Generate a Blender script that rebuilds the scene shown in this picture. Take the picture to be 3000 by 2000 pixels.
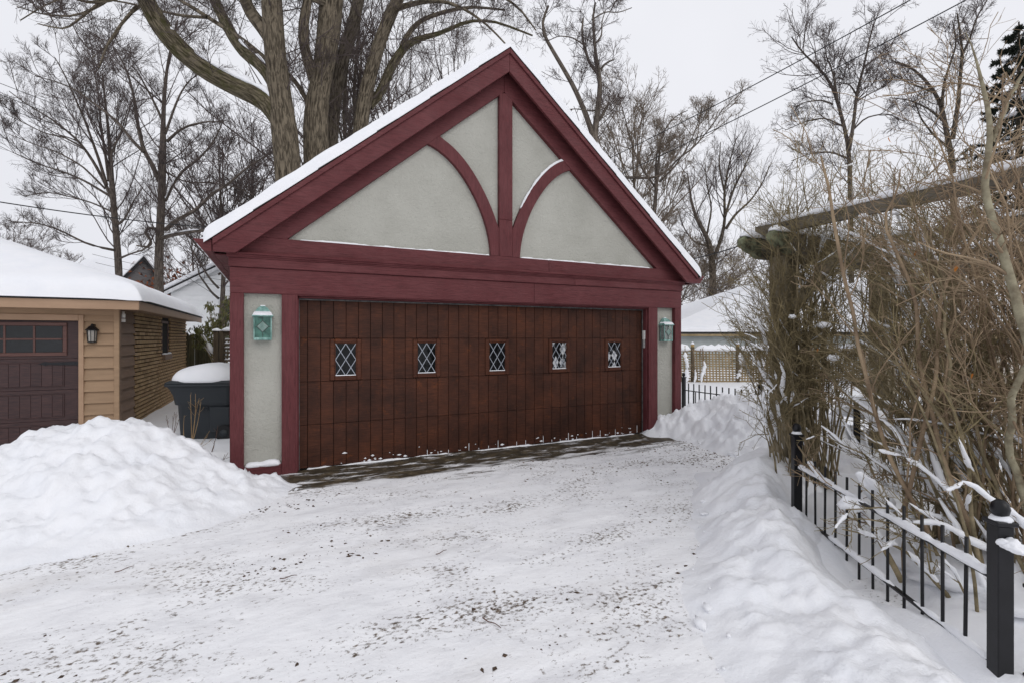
import bpy, bmesh, math, random
import numpy as np
from mathutils import Vector, Matrix


# ------------------------------------------------------------------ scene, camera, light
for o in list(bpy.data.objects): bpy.data.objects.remove(o)
SC = bpy.context.scene
COL = SC.collection
F = 1430.0; HY = 991.0; EYE = 1.6           # focal length and horizon row on a 3000 px wide frame, eye height
cam = bpy.data.cameras.new('camera'); cam.sensor_width = 36; cam.lens = F/3000*36
cam.shift_y = -(1000-HY)/3000; cam.clip_end = 2000; cam.clip_start = .05
co = bpy.data.objects.new('camera', cam); COL.objects.link(co)
co.location = (0, 0, EYE); co.rotation_euler = (math.pi/2, 0, 0)
SC.camera = co

SUN_EL, SUN_AZ = math.radians(38), math.radians(-35)   # thin winter sun behind cloud, front right
W = bpy.data.worlds.new('World'); SC.world = W; W.use_nodes = True
nt = W.node_tree; bg = nt.nodes['Background']
sky = nt.nodes.new('ShaderNodeTexSky'); sky.sky_type = 'NISHITA'; sky.sun_disc = False
sky.sun_elevation = SUN_EL; sky.sun_rotation = math.radians(145); sky.dust_density = 4
sk = nt.nodes.new('ShaderNodeMix'); sk.data_type = 'RGBA'; sk.inputs['Factor'].default_value = .94
hs = nt.nodes.new('ShaderNodeHueSaturation'); hs.inputs['Saturation'].default_value = .25
nt.links.new(sky.outputs[0], hs.inputs['Color'])
tc = nt.nodes.new('ShaderNodeTexCoord'); nz = nt.nodes.new('ShaderNodeTexNoise')
nz.inputs['Scale'].default_value = 1.6; nz.inputs['Detail'].default_value = 4
cr = nt.nodes.new('ShaderNodeValToRGB')
cr.color_ramp.elements[0].position = .3; cr.color_ramp.elements[0].color = (7.5, 7.6, 8.15, 1)
cr.color_ramp.elements[1].position = .7; cr.color_ramp.elements[1].color = (8.75, 8.82, 9.3, 1)
nt.links.new(tc.outputs['Generated'], nz.inputs['Vector']); nt.links.new(nz.outputs['Fac'], cr.inputs[0])
nt.links.new(hs.outputs[0], sk.inputs['A']); nt.links.new(cr.outputs[0], sk.inputs['B'])
nt.links.new(sk.outputs['Result'], bg.inputs[0]); bg.inputs[1].default_value = .1
sl = bpy.data.lights.new('sun', 'SUN'); sl.energy = .6; sl.angle = math.radians(40); sl.color = (1, .97, .93)
so = bpy.data.objects.new('sun', sl); COL.objects.link(so)
so.rotation_euler = (math.radians(52), 0, math.radians(35))
SC.view_settings.view_transform = 'Standard'; SC.view_settings.look = 'None'
SC.view_settings.exposure = 0.08; SC.view_settings.gamma = 1
SC.render.resolution_x = 1024; SC.render.resolution_y = 682

# ------------------------------------------------------------------ helpers
RNG = np.random.default_rng(7); random.seed(7)
def px(x, y, Z): return np.array([(x-1500)/F*Z, Z, EYE-(y-HY)/F*Z])
U = np.array([.9009, .4341]); N = np.array([.4341, -.9009]); D0 = np.array([-2.623, 5.974])
ROT = math.atan2(U[1], U[0])
def loc(s, d): p = D0+U*s+N*d; return float(p[0]), float(p[1])       # garage plan coords -> world
def fac(x, y, d):                                                    # point of the garage front seen at a pixel
    r = np.array([(x-1500)/F, 1.]); A = np.array([[r[0], -U[0]], [r[1], -U[1]]])
    Z, s = np.linalg.solve(A, D0+N*d); return s, EYE-(y-HY)*Z/F

def link(name, me, mat=None, parent=None, at=None, rot=None):
    o = bpy.data.objects.new(name, me); COL.objects.link(o)
    if mat is not None and me is not None and not me.materials: me.materials.append(mat)
    if parent is not None: o.parent = parent
    if at is not None: o.location = at
    if rot is not None: o.rotation_euler = rot
    return o
def empty(name, at=(0, 0, 0), rz=0): return link(name, None, at=at, rot=(0, 0, rz))
def tag(o, label=None, cat=None, group=None, kind=None):
    if label: o['label'] = label
    if cat: o['category'] = cat
    if group: o['group'] = group
    if kind: o['kind'] = kind
    return o
def pymesh(name, v, f, smooth=False):
    me = bpy.data.meshes.new(name); me.from_pydata([tuple(map(float, p)) for p in v], [], f); me.update()
    if smooth: me.polygons.foreach_set('use_smooth', [True]*len(me.polygons))
    return me
def npmesh(name, V, Q, smooth=True, uv=None):
    V = np.asarray(V, dtype=np.float32); Q = np.asarray(Q, dtype=np.int32); k = Q.shape[1]
    me = bpy.data.meshes.new(name); me.vertices.add(len(V)); me.vertices.foreach_set('co', V.ravel())
    me.loops.add(Q.size); me.loops.foreach_set('vertex_index', Q.ravel())
    me.polygons.add(len(Q)); me.polygons.foreach_set('loop_start', np.arange(len(Q), dtype=np.int32)*k)
    me.polygons.foreach_set('loop_total', np.full(len(Q), k, dtype=np.int32))
    if smooth: me.polygons.foreach_set('use_smooth', np.ones(len(Q), dtype=bool))
    if uv is not None:
        l = me.uv_layers.new(name='UVMap'); l.data.foreach_set('uv', np.asarray(uv, dtype=np.float32)[Q.ravel()].ravel())
    me.update(calc_edges=True); return me
_bc = {}
def boxmesh(w, d, h, bev):
    key = (round(w, 4), round(d, 4), round(h, 4), bev)
    if key in _bc: return _bc[key]
    bm = bmesh.new(); bmesh.ops.create_cube(bm, size=1)
    for v in bm.verts: v.co = Vector((v.co.x*w, v.co.y*d, v.co.z*h))
    if bev: bmesh.ops.bevel(bm, geom=bm.edges[:], offset=min(bev, w*.3, d*.3, h*.3), segments=1, affect='EDGES')
    me = bpy.data.meshes.new('block'); bm.to_mesh(me); bm.free(); _bc[key] = me; return me
def box(name, par, mat, x0, x1, y0, y1, z0, z1, bev=.004, rot=None):
    me = boxmesh(abs(x1-x0), abs(y1-y0), abs(z1-z0), bev)
    if me.materials and me.materials[0] != mat:
        me = me.copy(); me.materials.clear()
    return link(name, me, mat, par, ((x0+x1)/2, (y0+y1)/2, (z0+z1)/2), rot)
def bar(name, par, mat, a, b, w, h, bev=.003):                       # rectangular bar between two points, h along z
    a = Vector(a); b = Vector(b); d = b-a; me = boxmesh(d.length, w, h, bev)
    if me.materials and me.materials[0] != mat: me = me.copy(); me.materials.clear()
    o = link(name, me, mat, par, (a+b)/2)
    x = d.normalized(); z = Vector((0, 0, 1)); y = z.cross(x)
    if y.length < 1e-4: y = Vector((0, 1, 0))
    y.normalize(); z = x.cross(y); m = Matrix((x, y, z)).transposed(); o.rotation_euler = m.to_euler(); return o
def prism(name, par, mat, poly, y0, y1, bev=.004):                   # polygon in xz, extruded along y
    bm = bmesh.new(); vs = [bm.verts.new((p[0], y0, p[1])) for p in poly]; f = bm.faces.new(vs)
    r = bmesh.ops.extrude_face_region(bm, geom=[f])
    for v in [g for g in r['geom'] if isinstance(g, bmesh.types.BMVert)]: v.co.y = y1
    bmesh.ops.recalc_face_normals(bm, faces=bm.faces)
    if bev: bmesh.ops.bevel(bm, geom=bm.edges[:], offset=bev, segments=1, affect='EDGES', clamp_overlap=True)
    me = bpy.data.meshes.new(name); bm.to_mesh(me); bm.free(); return link(name, me, mat, par)
def hsh(i, j, s):
    n = (i*374761393+j*668265263+s*1274126177) & 0x7fffffff; n = ((n ^ (n >> 13))*1274126177) & 0x7fffffff
    return ((n ^ (n >> 16)) & 0xffff)/65535.
def vn(x, y, s=0):
    x = np.asarray(x, float); y = np.asarray(y, float); i = np.floor(x).astype(np.int64); j = np.floor(y).astype(np.int64)
    a = x-i; b = y-j; a = a*a*a*(a*(a*6-15)+10); b = b*b*b*(b*(b*6-15)+10)
    return (hsh(i, j, s)*(1-a)+hsh(i+1, j, s)*a)*(1-b)+(hsh(i, j+1, s)*(1-a)+hsh(i+1, j+1, s)*a)*b
def fbm(x, y, s=0, o=4):
    t = 0; a = .5; c = math.cos(.6); d = math.sin(.6)
    for k in range(o):
        t = t+a*(vn(x, y, s+k*17)-.5)*2; x, y = (x*c-y*d)*2.03+3.1, (x*d+y*c)*2.03-1.7; a *= .5
    return t
def sstep(a, b, x): t = np.clip((x-a)/(b-a), 0, 1); return t*t*(3-2*t)

# ------------------------------------------------------------------ materials
def new_mat(name):
    m = bpy.data.materials.new(name); m.use_nodes = True; t = m.node_tree; return m, t, t.nodes['Principled BSDF']
def nd(t, kind, **kw):
    n = t.nodes.new(kind)
    for k, v in kw.items():
        if k in n.inputs: n.inputs[k].default_value = v
        else: setattr(n, k, v)
    return n
def ramp(t, fac_, stops):
    r = t.nodes.new('ShaderNodeValToRGB'); e = r.color_ramp.elements
    while len(e) > 1: e.remove(e[-1])
    e[0].position = stops[0][0]; c = stops[0][1]; e[0].color = (*c, 1) if len(c) == 3 else c
    for p, c in stops[1:]: x = e.new(p); x.color = (*c, 1) if len(c) == 3 else c
    t.links.new(fac_, r.inputs[0]); return r.outputs[0]
def coords(t, kind='Object', scale=(1, 1, 1), rand=False):
    tc = t.nodes.new('ShaderNodeTexCoord'); out = tc.outputs[kind]
    if rand:
        oi = t.nodes.new('ShaderNodeObjectInfo'); ad = nd(t, 'ShaderNodeVectorMath', operation='MULTIPLY_ADD')
        cb = t.nodes.new('ShaderNodeCombineXYZ')
        for k, q in enumerate((57., 31., 83.)):
            ml = nd(t, 'ShaderNodeMath', operation='MULTIPLY'); ml.inputs[1].default_value = q
            t.links.new(oi.outputs['Random'], ml.inputs[0]); t.links.new(ml.outputs[0], cb.inputs[k])
        va = nd(t, 'ShaderNodeVectorMath', operation='ADD'); t.links.new(out, va.inputs[0]); t.links.new(cb.outputs[0], va.inputs[1]); out = va.outputs[0]
    mp = t.nodes.new('ShaderNodeMapping'); mp.inputs['Scale'].default_value = scale; t.links.new(out, mp.inputs[0]); return mp.outputs[0]
def noise(t, vec, scale, detail=6, rough=.6, dist=0):
    n = nd(t, 'ShaderNodeTexNoise', Scale=scale, Detail=detail, Roughness=rough, Distortion=dist); t.links.new(vec, n.inputs['Vector']); return n.outputs['Fac']
def bump(t, b, h, strength, dist=.01, prev=None):
    n = nd(t, 'ShaderNodeBump', Strength=strength, Distance=dist); t.links.new(h, n.inputs['Height'])
    if prev is not None: t.links.new(prev, n.inputs['Normal'])
    t.links.new(n.outputs[0], b.inputs['Normal']); return n.outputs[0]
def mixc(t, f, a, b, mode='MIX'):
    m = nd(t, 'ShaderNodeMix', data_type='RGBA', blend_type=mode)
    for s, v in (('Factor', f), ('A', a), ('B', b)):
        if hasattr(v, 'is_linked'): t.links.new(v, m.inputs[s])
        else: m.inputs[s].default_value = v if s == 'Factor' else (*v, 1)
    return m.outputs['Result']
def simple(name, c1, c2=None, rough=.6, scale=6, stretch=(1, 1, 1), bs=40, bstr=.3, bd=.004, rand=True, spec=.4, metal=0, vary=0, lo=.35, hi=.65):
    m, t, b = new_mat(name); c2 = c2 or tuple(x*.75 for x in c1)
    v = coords(t, 'Object', stretch, rand)
    c = ramp(t, noise(t, v, scale), [(lo, c2), (hi, c1)])
    if vary:
        oi = t.nodes.new('ShaderNodeObjectInfo'); h = t.nodes.new('ShaderNodeHueSaturation'); mr = nd(t, 'ShaderNodeMapRange')
        mr.inputs['To Min'].default_value = 1-vary; mr.inputs['To Max'].default_value = 1+vary
        t.links.new(oi.outputs['Random'], mr.inputs[0]); t.links.new(mr.outputs[0], h.inputs['Value']); t.links.new(c, h.inputs['Color']); c = h.outputs[0]
    t.links.new(c, b.inputs['Base Color'])
    b.inputs['Roughness'].default_value = rough; b.inputs['Specular IOR Level'].default_value = spec; b.inputs['Metallic'].default_value = metal
    if bstr: bump(t, b, noise(t, v, bs, 5), bstr, bd)
    return m
MAT = {}
# snow
def snow_mat(name, fine=90, bstr=.35):
    m, t, b = new_mat(name); v = coords(t)
    t.links.new(ramp(t, noise(t, v, 3), [(.3, (.84, .855, .89)), (.7, (.9, .905, .925))]), b.inputs['Base Color'])
    b.inputs['Roughness'].default_value = .55; b.inputs['Specular IOR Level'].default_value = .3
    p = bump(t, b, noise(t, v, 14, 5), bstr, .02); bump(t, b, noise(t, v, fine, 4), bstr, .004, p); return m
MAT['snow'] = snow_mat('fresh snow'); MAT['snow_bank'] = snow_mat('shovelled snow', 60, .55)
# driveway: packed snow with grit, bare wet gravel by the door
def drive_mat():
    m, t, b = new_mat('packed snow and grit'); tcn = t.nodes.new('ShaderNodeTexCoord'); ob = tcn.outputs['Object']
    def mapd(sc, lo=(0, 0, 0), rz=0):
        mp = t.nodes.new('ShaderNodeMapping'); mp.inputs['Scale'].default_value = sc; mp.inputs['Location'].default_value = lo
        mp.inputs['Rotation'].default_value = (0, 0, rz); t.links.new(ob, mp.inputs[0]); return mp.outputs[0]
    snowc = ramp(t, noise(t, mapd((.8, 1.6, 1)), 2.2, 6), [(.3, (.87, .875, .895)), (.65, (.93, .932, .945))])
    dirt = ramp(t, noise(t, mapd((1, 1, 1), (3, 1, 0)), 40, 3), [(.35, (.06, .042, .028)), (.6, (.15, .11, .075)), (.75, (.26, .2, .145))])
    scuf = ramp(t, noise(t, mapd((.7, 1.5, 1), (1, 8, 0), .3), 3.4, 9, .72, .6), [(.36, (.87, .868, .875)), (.52, (1, 1, 1))])
    snowc = mixc(t, 1., snowc, scuf, 'MULTIPLY')
    tint = ramp(t, noise(t, mapd((.4, .8, 1), (6, 3, 0), .3), 1.5, 8, .7), [(.54, (0,)*3), (.74, (.28,)*3)])
    snowc = mixc(t, tint, snowc, (.47, .42, .36))
    fine = noise(t, mapd((.75, 1, 1), (0, 0, 0), .25), 38, 4, .65)
    clus = noise(t, mapd((.5, 1.1, 1), (9, 2, 0), .2), 2.1, 5, .6)
    mul = nd(t, 'ShaderNodeMath', operation='MULTIPLY_ADD'); mul.inputs[1].default_value = .62; t.links.new(clus, mul.inputs[0]); t.links.new(fine, mul.inputs[2])
    sp = nd(t, 'ShaderNodeMapRange'); sp.inputs['From Min'].default_value = .89; sp.inputs['From Max'].default_value = 1.03; t.links.new(mul.outputs[0], sp.inputs[0])
    c = mixc(t, sp.outputs[0], snowc, dirt)
    # bare band along the door sill
    sx = t.nodes.new('ShaderNodeSeparateXYZ'); t.links.new(ob, sx.inputs[0])
    wob = noise(t, mapd((.5, 2.5, 1), (2, 7, 0), -.12), 1.7, 6, .62)
    dd = nd(t, 'ShaderNodeMath', operation='MULTIPLY_ADD'); dd.inputs[1].default_value = -.85; t.links.new(sx.outputs['Y'], dd.inputs[0])
    wm = nd(t, 'ShaderNodeMath', operation='MULTIPLY_ADD'); wm.inputs[1].default_value = 2.2; wm.inputs[2].default_value = -1.2; t.links.new(wob, wm.inputs[0])
    t.links.new(wm.outputs[0], dd.inputs[2])
    near = nd(t, 'ShaderNodeMapRange'); near.inputs['From Min'].default_value = .72; near.inputs['From Max'].default_value = .5; t.links.new(dd.outputs[0], near.inputs[0])
    ex = nd(t, 'ShaderNodeMapRange'); ex.inputs['From Min'].default_value = -.75; ex.inputs['From Max'].default_value = -.1; t.links.new(sx.outputs['X'], ex.inputs[0])
    ex2 = nd(t, 'ShaderNodeMapRange'); ex2.inputs['From Min'].default_value = 6.1; ex2.inputs['From Max'].default_value = 5.6; t.links.new(sx.outputs['X'], ex2.inputs[0])
    e = nd(t, 'ShaderNodeMath', operation='MULTIPLY'); t.links.new(ex.outputs[0], e.inputs[0]); t.links.new(ex2.outputs[0], e.inputs[1])
    stre = noise(t, mapd((.8, 2.6, 1), (4, 0, 0), -.22), 2.3, 9, .72, .5)
    sm = nd(t, 'ShaderNodeMapRange'); sm.inputs['From Min'].default_value = .64; sm.inputs['From Max'].default_value = .55; t.links.new(stre, sm.inputs[0])
    e2 = nd(t, 'ShaderNodeMath', operation='MULTIPLY'); t.links.new(e.outputs[0], e2.inputs[0]); t.links.new(near.outputs[0], e2.inputs[1])
    e3 = nd(t, 'ShaderNodeMath', operation='MULTIPLY'); t.links.new(e2.outputs[0], e3.inputs[0]); t.links.new(sm.outputs[0], e3.inputs[1])
    bare = ramp(t, noise(t, mapd((1, 1, 1), (5, 5, 0)), 7, 8, .75), [(.32, (.02, .017, .012)), (.5, (.06, .047, .03)), (.62, (.13, .1, .06)), (.72, (.4, .38, .36))])
    c = mixc(t, e3.outputs[0], c, bare); t.links.new(c, b.inputs['Base Color'])
    b.inputs['Roughness'].default_value = .6; b.inputs['Specular IOR Level'].default_value = .3
    p = bump(t, b, noise(t, mapd((.7, 1.3, 1)), 18, 6), .5, .015); bump(t, b, noise(t, mapd((1, 1, 1)), 90, 4), .4, .005, p); return m
MAT['drive'] = drive_mat()
MAT['gravel'] = simple('grit stones', (.26, .21, .16), (.1, .075, .055), .85, 30, bstr=0, rand=False)
MAT['litter'] = simple('leaf litter', (.12, .075, .05), (.045, .03, .02), .9, 30, bstr=0, rand=False)
# garage
def wood_paint(name, c, dark, st):
    m, t, b = new_mat(name); v = coords(t, 'Object', (1, 1, 1), True); g = coords(t, 'Object', st, True)
    pc = ramp(t, noise(t, v, 2.2, 6, .65), [(.3, dark), (.55, c), (.8, tuple(min(1, x*1.16+.006) for x in c))])
    pc = mixc(t, 1., pc, ramp(t, noise(t, g, 11, 6, .65, .9), [(.36, (.74,)*3), (.5, (1,)*3), (.66, (1.16,)*3)]), 'MULTIPLY')
    pc = mixc(t, ramp(t, noise(t, v, 46, 4, .7), [(.7, (0,)*3), (.78, (.5,)*3)]), pc, (.24, .13, .12)); t.links.new(pc, b.inputs['Base Color'])
    t.links.new(ramp(t, noise(t, v, 5, 4), [(.3, (.45,)*3), (.7, (.68,)*3)]), b.inputs['Roughness'])
    b.inputs['Specular IOR Level'].default_value = .22
    p = bump(t, b, noise(t, g, 9, 6, .6, .6), .8, .012); bump(t, b, noise(t, v, 120, 3), .15, .002, p); return m
MAROON = (.127, .0365, .0395)
MAT['maroon_h'] = wood_paint('maroon paint', MAROON, (.105, .026, .029), (.5, 1, 7))
MAT['maroon_v'] = wood_paint('maroon paint upright', MAROON, (.105, .026, .029), (7, 1, .5))
def stucco():
    m, t, b = new_mat('grey green stucco'); v = coords(t)
    c = ramp(t, noise(t, v, 1.6, 6), [(.3, (.41, .405, .36)), (.7, (.5, .495, .445))])
    t.links.new(c, b.inputs['Base Color']); b.inputs['Roughness'].default_value = .9; b.inputs['Specular IOR Level'].default_value = .2
    p = bump(t, b, noise(t, v, 22, 6, .7, .4), .7, .03); bump(t, b, noise(t, v, 75, 4), .6, .008, p); return m
MAT['stucco'] = stucco()
def door_wood(name, lo, mid, hi):
    m, t, b = new_mat(name); v = coords(t, 'Object', (1, 1, 1), True); h = coords(t, 'Object', (1.5, 1.5, 26), True); w = coords(t, 'Object', (1, 1, .6), False)
    tg = t.nodes.new('ShaderNodeTexCoord'); tg.name = 'door_space'; blot = ramp(t, noise(t, tg.outputs['Object'], 1.9, 8, .66), [(.3, lo), (.5, mid), (.7, hi)])
    gr = ramp(t, noise(t, h, 4.5, 5, .6), [(.35, (.6,)*3), (.65, (1.2,)*3)])
    c = mixc(t, 1.0, blot, gr, 'MULTIPLY')
    oi = t.nodes.new('ShaderNodeObjectInfo'); hv = t.nodes.new('ShaderNodeHueSaturation'); mr = nd(t, 'ShaderNodeMapRange')
    mr.inputs['To Min'].default_value = .88; mr.inputs['To Max'].default_value = 1.1; t.links.new(oi.outputs['Random'], mr.inputs[0]); t.links.new(mr.outputs[0], hv.inputs['Value'])
    t.links.new(c, hv.inputs['Color']); c = hv.outputs[0]
    worn = ramp(t, noise(t, tg.outputs['Object'], 5.5, 7, .75), [(.58, (0, 0, 0)), (.76, (.75,)*3)])
    c = mixc(t, worn, c, (.2, .058, .015)); t.links.new(c, b.inputs['Base Color'])
    b.inputs['Roughness'].default_value = .55; b.inputs['Specular IOR Level'].default_value = .18
    bump(t, b, noise(t, h, 10, 5), .35, .004); return m
MAT['door'] = door_wood('stained cedar', (.03, .0135, .0095), (.066, .0245, .0145), (.1, .034, .017))
MAT['door_frame'] = door_wood('stained window frame', (.05, .018, .011), (.08, .028, .016), (.11, .04, .02))
MAT['black_gap'] = simple('dark gap', (.012, .01, .009), rough=.9, bstr=0)
def glass(name, ior, col=(.006, .007, .008)):
    m, t, b = new_mat(name); v = coords(t, 'Object', (1, 1, 1), True)
    t.links.new(ramp(t, noise(t, v, 9, 3), [(.3, tuple(x*.6 for x in col)), (.7, tuple(x*1.5 for x in col))]), b.inputs['Base Color'])
    b.inputs['Roughness'].default_value = .04; b.inputs['IOR'].default_value = ior; bump(t, b, noise(t, v, 14, 2), .06, .004); return m
MAT['pane'] = glass('old leaded glass', 1.3); MAT['pane_bright'] = glass('glass with painted sky reflection', 4.2, (.08, .082, .085)); MAT['pane_dark'] = glass('dark window glass', 1.5)  # pane_bright: sky reflection put in by a paler base colour and high IOR
MAT['lead'] = simple('lead came', (.42, .45, .5), (.3, .32, .36), .5, 40, bstr=0, metal=.3)
MAT['verdigris'] = simple('verdigris copper', (.3, .48, .44), (.08, .19, .165), .75, 22, (1, 1, .6), 60, .4, .003)
MAT['verd_pane'] = simple('patina stained glass', (.07, .19, .15), (.02, .07, .055), .18, 16, bstr=.15, spec=.5)
def clear_glass():
    m, t, b = new_mat('clear lantern glass'); b.inputs['Base Color'].default_value = (.8, .86, .84, 1); b.inputs['Roughness'].default_value = .12
    b.inputs['Transmission Weight'].default_value = .85; b.inputs['IOR'].default_value = 1.2; v = coords(t); bump(t, b, noise(t, v, 40, 3), .1, .003); return m
MAT['clear'] = clear_glass()
MAT['bevel_pane'] = simple('bevelled glass diamond', (.24, .33, .3), (.12, .2, .175), .12, 14, bstr=.1)
MAT['shingle'] = simple('dark asphalt shingle', (.055, .05, .048), (.025, .023, .022), .95, 60, bs=150, bstr=.6)
MAT['plastic_white'] = simple('off white plastic', (.8, .79, .76), (.72, .71, .68), .45, 8, bstr=0)
MAT['plastic_grey'] = simple('grey plastic buttons', (.4, .4, .39), rough=.5, bstr=0)
MAT['weatherstrip'] = simple('grey weatherstrip', (.16, .16, .16), (.06, .06, .06), .6, 12, bstr=.1)
# tan garage
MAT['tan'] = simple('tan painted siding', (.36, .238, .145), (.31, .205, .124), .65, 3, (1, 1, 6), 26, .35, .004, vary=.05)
MAT['tan_dark'] = simple('darker tan side siding', (.215, .14, .096), (.18, .115, .078), .65, 3, (1, 1, 6), 26, .35, .004, vary=.06)  # darker copy of the siding tan for the side wall
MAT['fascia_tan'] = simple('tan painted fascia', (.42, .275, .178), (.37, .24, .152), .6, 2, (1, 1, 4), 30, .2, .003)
MAT['fascia_side'] = simple('darker tan side fascia', (.27, .17, .105), (.23, .145, .088), .6, 2, (1, 1, 4), 30, .2, .003)  # darker copy of the fascia tan along the side eave
MAT['walnut'] = simple('walnut garage door', (.075, .037, .034), (.03, .0165, .018), .5, 5, (1.5, 1.5, 22), 30, .25, .003, vary=.08)
MAT['walnut_frame'] = simple('walnut window frame', (.13, .062, .05), (.09, .04, .034), .5, 6, (1, 1, 8), 30, .2, .003)
MAT['black_metal'] = simple('black painted iron', (.008, .0075, .01), (.004, .004, .005), .35, 12, bs=60, bstr=.12, spec=.35)
MAT['hinge'] = simple('black strap iron', (.01, .011, .014), (.006, .006, .008), .45, 20, bstr=.1)
MAT['mortar'] = simple('dark mortar', (.016, .013, .01), (.008, .007, .006), .95, 20, bs=80, bstr=.5)
def brick():
    m, t, b = new_mat('yellow brick'); v = coords(t, 'Object', (1, 1, 1), True); oi = t.nodes.new('ShaderNodeObjectInfo')
    base = ramp(t, oi.outputs['Random'], [(0, (.24, .155, .075)), (.3, (.36, .24, .12)), (.6, (.43, .295, .155)), (.85, (.3, .19, .095)), (1, (.48, .34, .195))])
    n = ramp(t, noise(t, v, 16, 5), [(.3, (.72,)*3), (.7, (1.12,)*3)]); c = mixc(t, 1., base, n, 'MULTIPLY')
    t.links.new(c, b.inputs['Base Color']); b.inputs['Roughness'].default_value = .85; bump(t, b, noise(t, v, 70, 4), .4, .004); return m
MAT['brick'] = brick()
def brick_far():
    m, t, b = new_mat('yellow brick far'); v = coords(t, 'Object', (1, 3, 12))
    t.links.new(ramp(t, noise(t, v, 3, 3), [(.3, (.25, .16, .077)), (.5, (.38, .25, .13)), (.7, (.45, .31, .165))]), b.inputs['Base Color']); b.inputs['Roughness'].default_value = .85; return m
MAT['brick_far'] = brick_far()
MAT['lamp_glass'] = simple('frosted lamp glass', (.42, .4, .36), (.3, .28, .25), .2, 12, bstr=.1)
MAT['cart'] = simple('charcoal cart plastic', (.021, .026, .031), (.016, .02, .024), .5, 120, bs=220, bstr=.2, bd=.002)
MAT['rubber'] = simple('black rubber', (.012, .012, .013), rough=.7, bstr=.1)
# wood, bark, plants
MAT['old_wood'] = simple('weathered mossy timber', (.31, .265, .19), (.15, .125, .08), .9, 4, (3, 3, .6), 14, .6, .012)
MAT['old_beam'] = simple('weathered lichen beam', (.2, .175, .14), (.085, .075, .06), .9, 5, (.8, .8, 3), 18, .6, .012)
MAT['lichen'] = simple('lichen covered beam end', (.24, .26, .16), (.06, .055, .035), .95, 14, bs=30, bstr=.7, bd=.012)
MAT['fence_wood'] = simple('green stained fence board', (.12, .105, .06), (.05, .05, .024), .9, 3, (4, 4, .5), 16, .5, .008, vary=.2)
MAT['fence_brown'] = simple('brown fence timber', (.13, .1, .065), (.07, .052, .034), .9, 4, (3, 3, .6), 18, .5, .008)
MAT['lattice'] = simple('cedar lattice', (.38, .285, .165), (.22, .165, .085), .85, 3, (1, 1, .7), 20, .3, .004)
def bark(name, light, dark, moss=None, us=20, vs=3., bd=.07):
    m, t, b = new_mat(name); uv = t.nodes.new('ShaderNodeUVMap')
    mp = t.nodes.new('ShaderNodeMapping'); mp.inputs['Scale'].default_value = (us, vs, 1); t.links.new(uv.outputs[0], mp.inputs[0])
    n1 = noise(t, mp.outputs[0], 1.1, 6, .6, .7); c = ramp(t, n1, [(.41, dark), (.5, tuple((a+b_)/2 for a, b_ in zip(light, dark))), (.58, light)])
    ob = coords(t)
    c = mixc(t, ramp(t, noise(t, ob, 1.3, 5), [(.35, (0,)*3), (.7, (.5,)*3)]), c, tuple(x*.6 for x in light))
    if moss: c = mixc(t, ramp(t, noise(t, ob, 3.4, 6, .7), [(.47, (0,)*3), (.62, (.8,)*3)]), c, moss)
    t.links.new(c, b.inputs['Base Color']); b.inputs['Roughness'].default_value = .95; b.inputs['Specular IOR Level'].default_value = .15
    bump(t, b, n1, .9, bd); return m
MAT['bark_big'] = bark('ridged grey bark', (.22, .182, .132), (.034, .027, .019))
MAT['bark_moss'] = bark('mossy grey bark', (.2, .168, .115), (.03, .025, .014), (.07, .068, .026))
MAT['bark_dark'] = bark('dark bark', (.15, .125, .095), (.03, .024, .018))
MAT['bark_mid'] = bark('grey brown bark', (.16, .132, .112), (.06, .049, .041))
MAT['bark_red'] = bark('pale locust bark', (.22, .185, .15), (.09, .073, .06))
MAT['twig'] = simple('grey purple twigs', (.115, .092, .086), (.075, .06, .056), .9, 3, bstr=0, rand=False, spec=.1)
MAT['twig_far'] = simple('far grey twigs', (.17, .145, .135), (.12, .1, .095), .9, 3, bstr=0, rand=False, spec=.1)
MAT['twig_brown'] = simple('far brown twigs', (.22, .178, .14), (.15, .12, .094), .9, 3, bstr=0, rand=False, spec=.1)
MAT['twig_olive'] = simple('olive brown stems', (.29, .235, .13), (.145, .115, .065), .85, 5, bs=60, bstr=.3, rand=False, spec=.15)
MAT['twig_tan'] = simple('tan brown stems', (.38, .285, .185), (.19, .135, .09), .85, 5, bs=60, bstr=.3, rand=False, spec=.15)
MAT['stem_moss'] = simple('mossy shrub stems', (.32, .26, .165), (.12, .1, .06), .9, 12, bs=50, bstr=.5, rand=False, spec=.1)
MAT['stem_lichen'] = simple('lichen pale stem', (.36, .33, .23), (.17, .14, .095), .9, 14, bs=50, bstr=.5, rand=False, spec=.1)
MAT['leaf_orange'] = simple('orange dead leaf', (.5, .2, .025), (.38, .12, .015), .6, 20, bstr=.1)
MAT['leaf_rust'] = simple('rust leaves', (.25, .075, .025), (.14, .04, .016), .8, 2, bstr=0, rand=False)
MAT['leaf_green'] = simple('drooping evergreen leaves', (.15, .145, .04), (.06, .07, .02), .5, 4, bstr=0, rand=False)
MAT['needle'] = simple('dark conifer needles', (.026, .034, .022), (.012, .017, .011), .8, 3, bstr=0, rand=False)
MAT['weed'] = simple('dry weed stalk', (.36, .25, .13), (.22, .14, .075), .8, 10, bstr=0, rand=False)
MAT['weed_red'] = simple('reddish dead stalk', (.13, .065, .045), (.08, .04, .03), .8, 10, bstr=0, rand=False)
MAT['white_siding'] = simple('white clapboard', (.88, .89, .89), (.82, .83, .83), .6, 2, bs=30, bstr=.1)
MAT['white_trim'] = simple('white trim', (.78, .79, .8), rough=.5, bstr=0)
MAT['grey_siding'] = simple('grey shingle siding', (.2, .19, .19), (.13, .125, .125), .85, 3, (1, 1, 14), bstr=.2)
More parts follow.
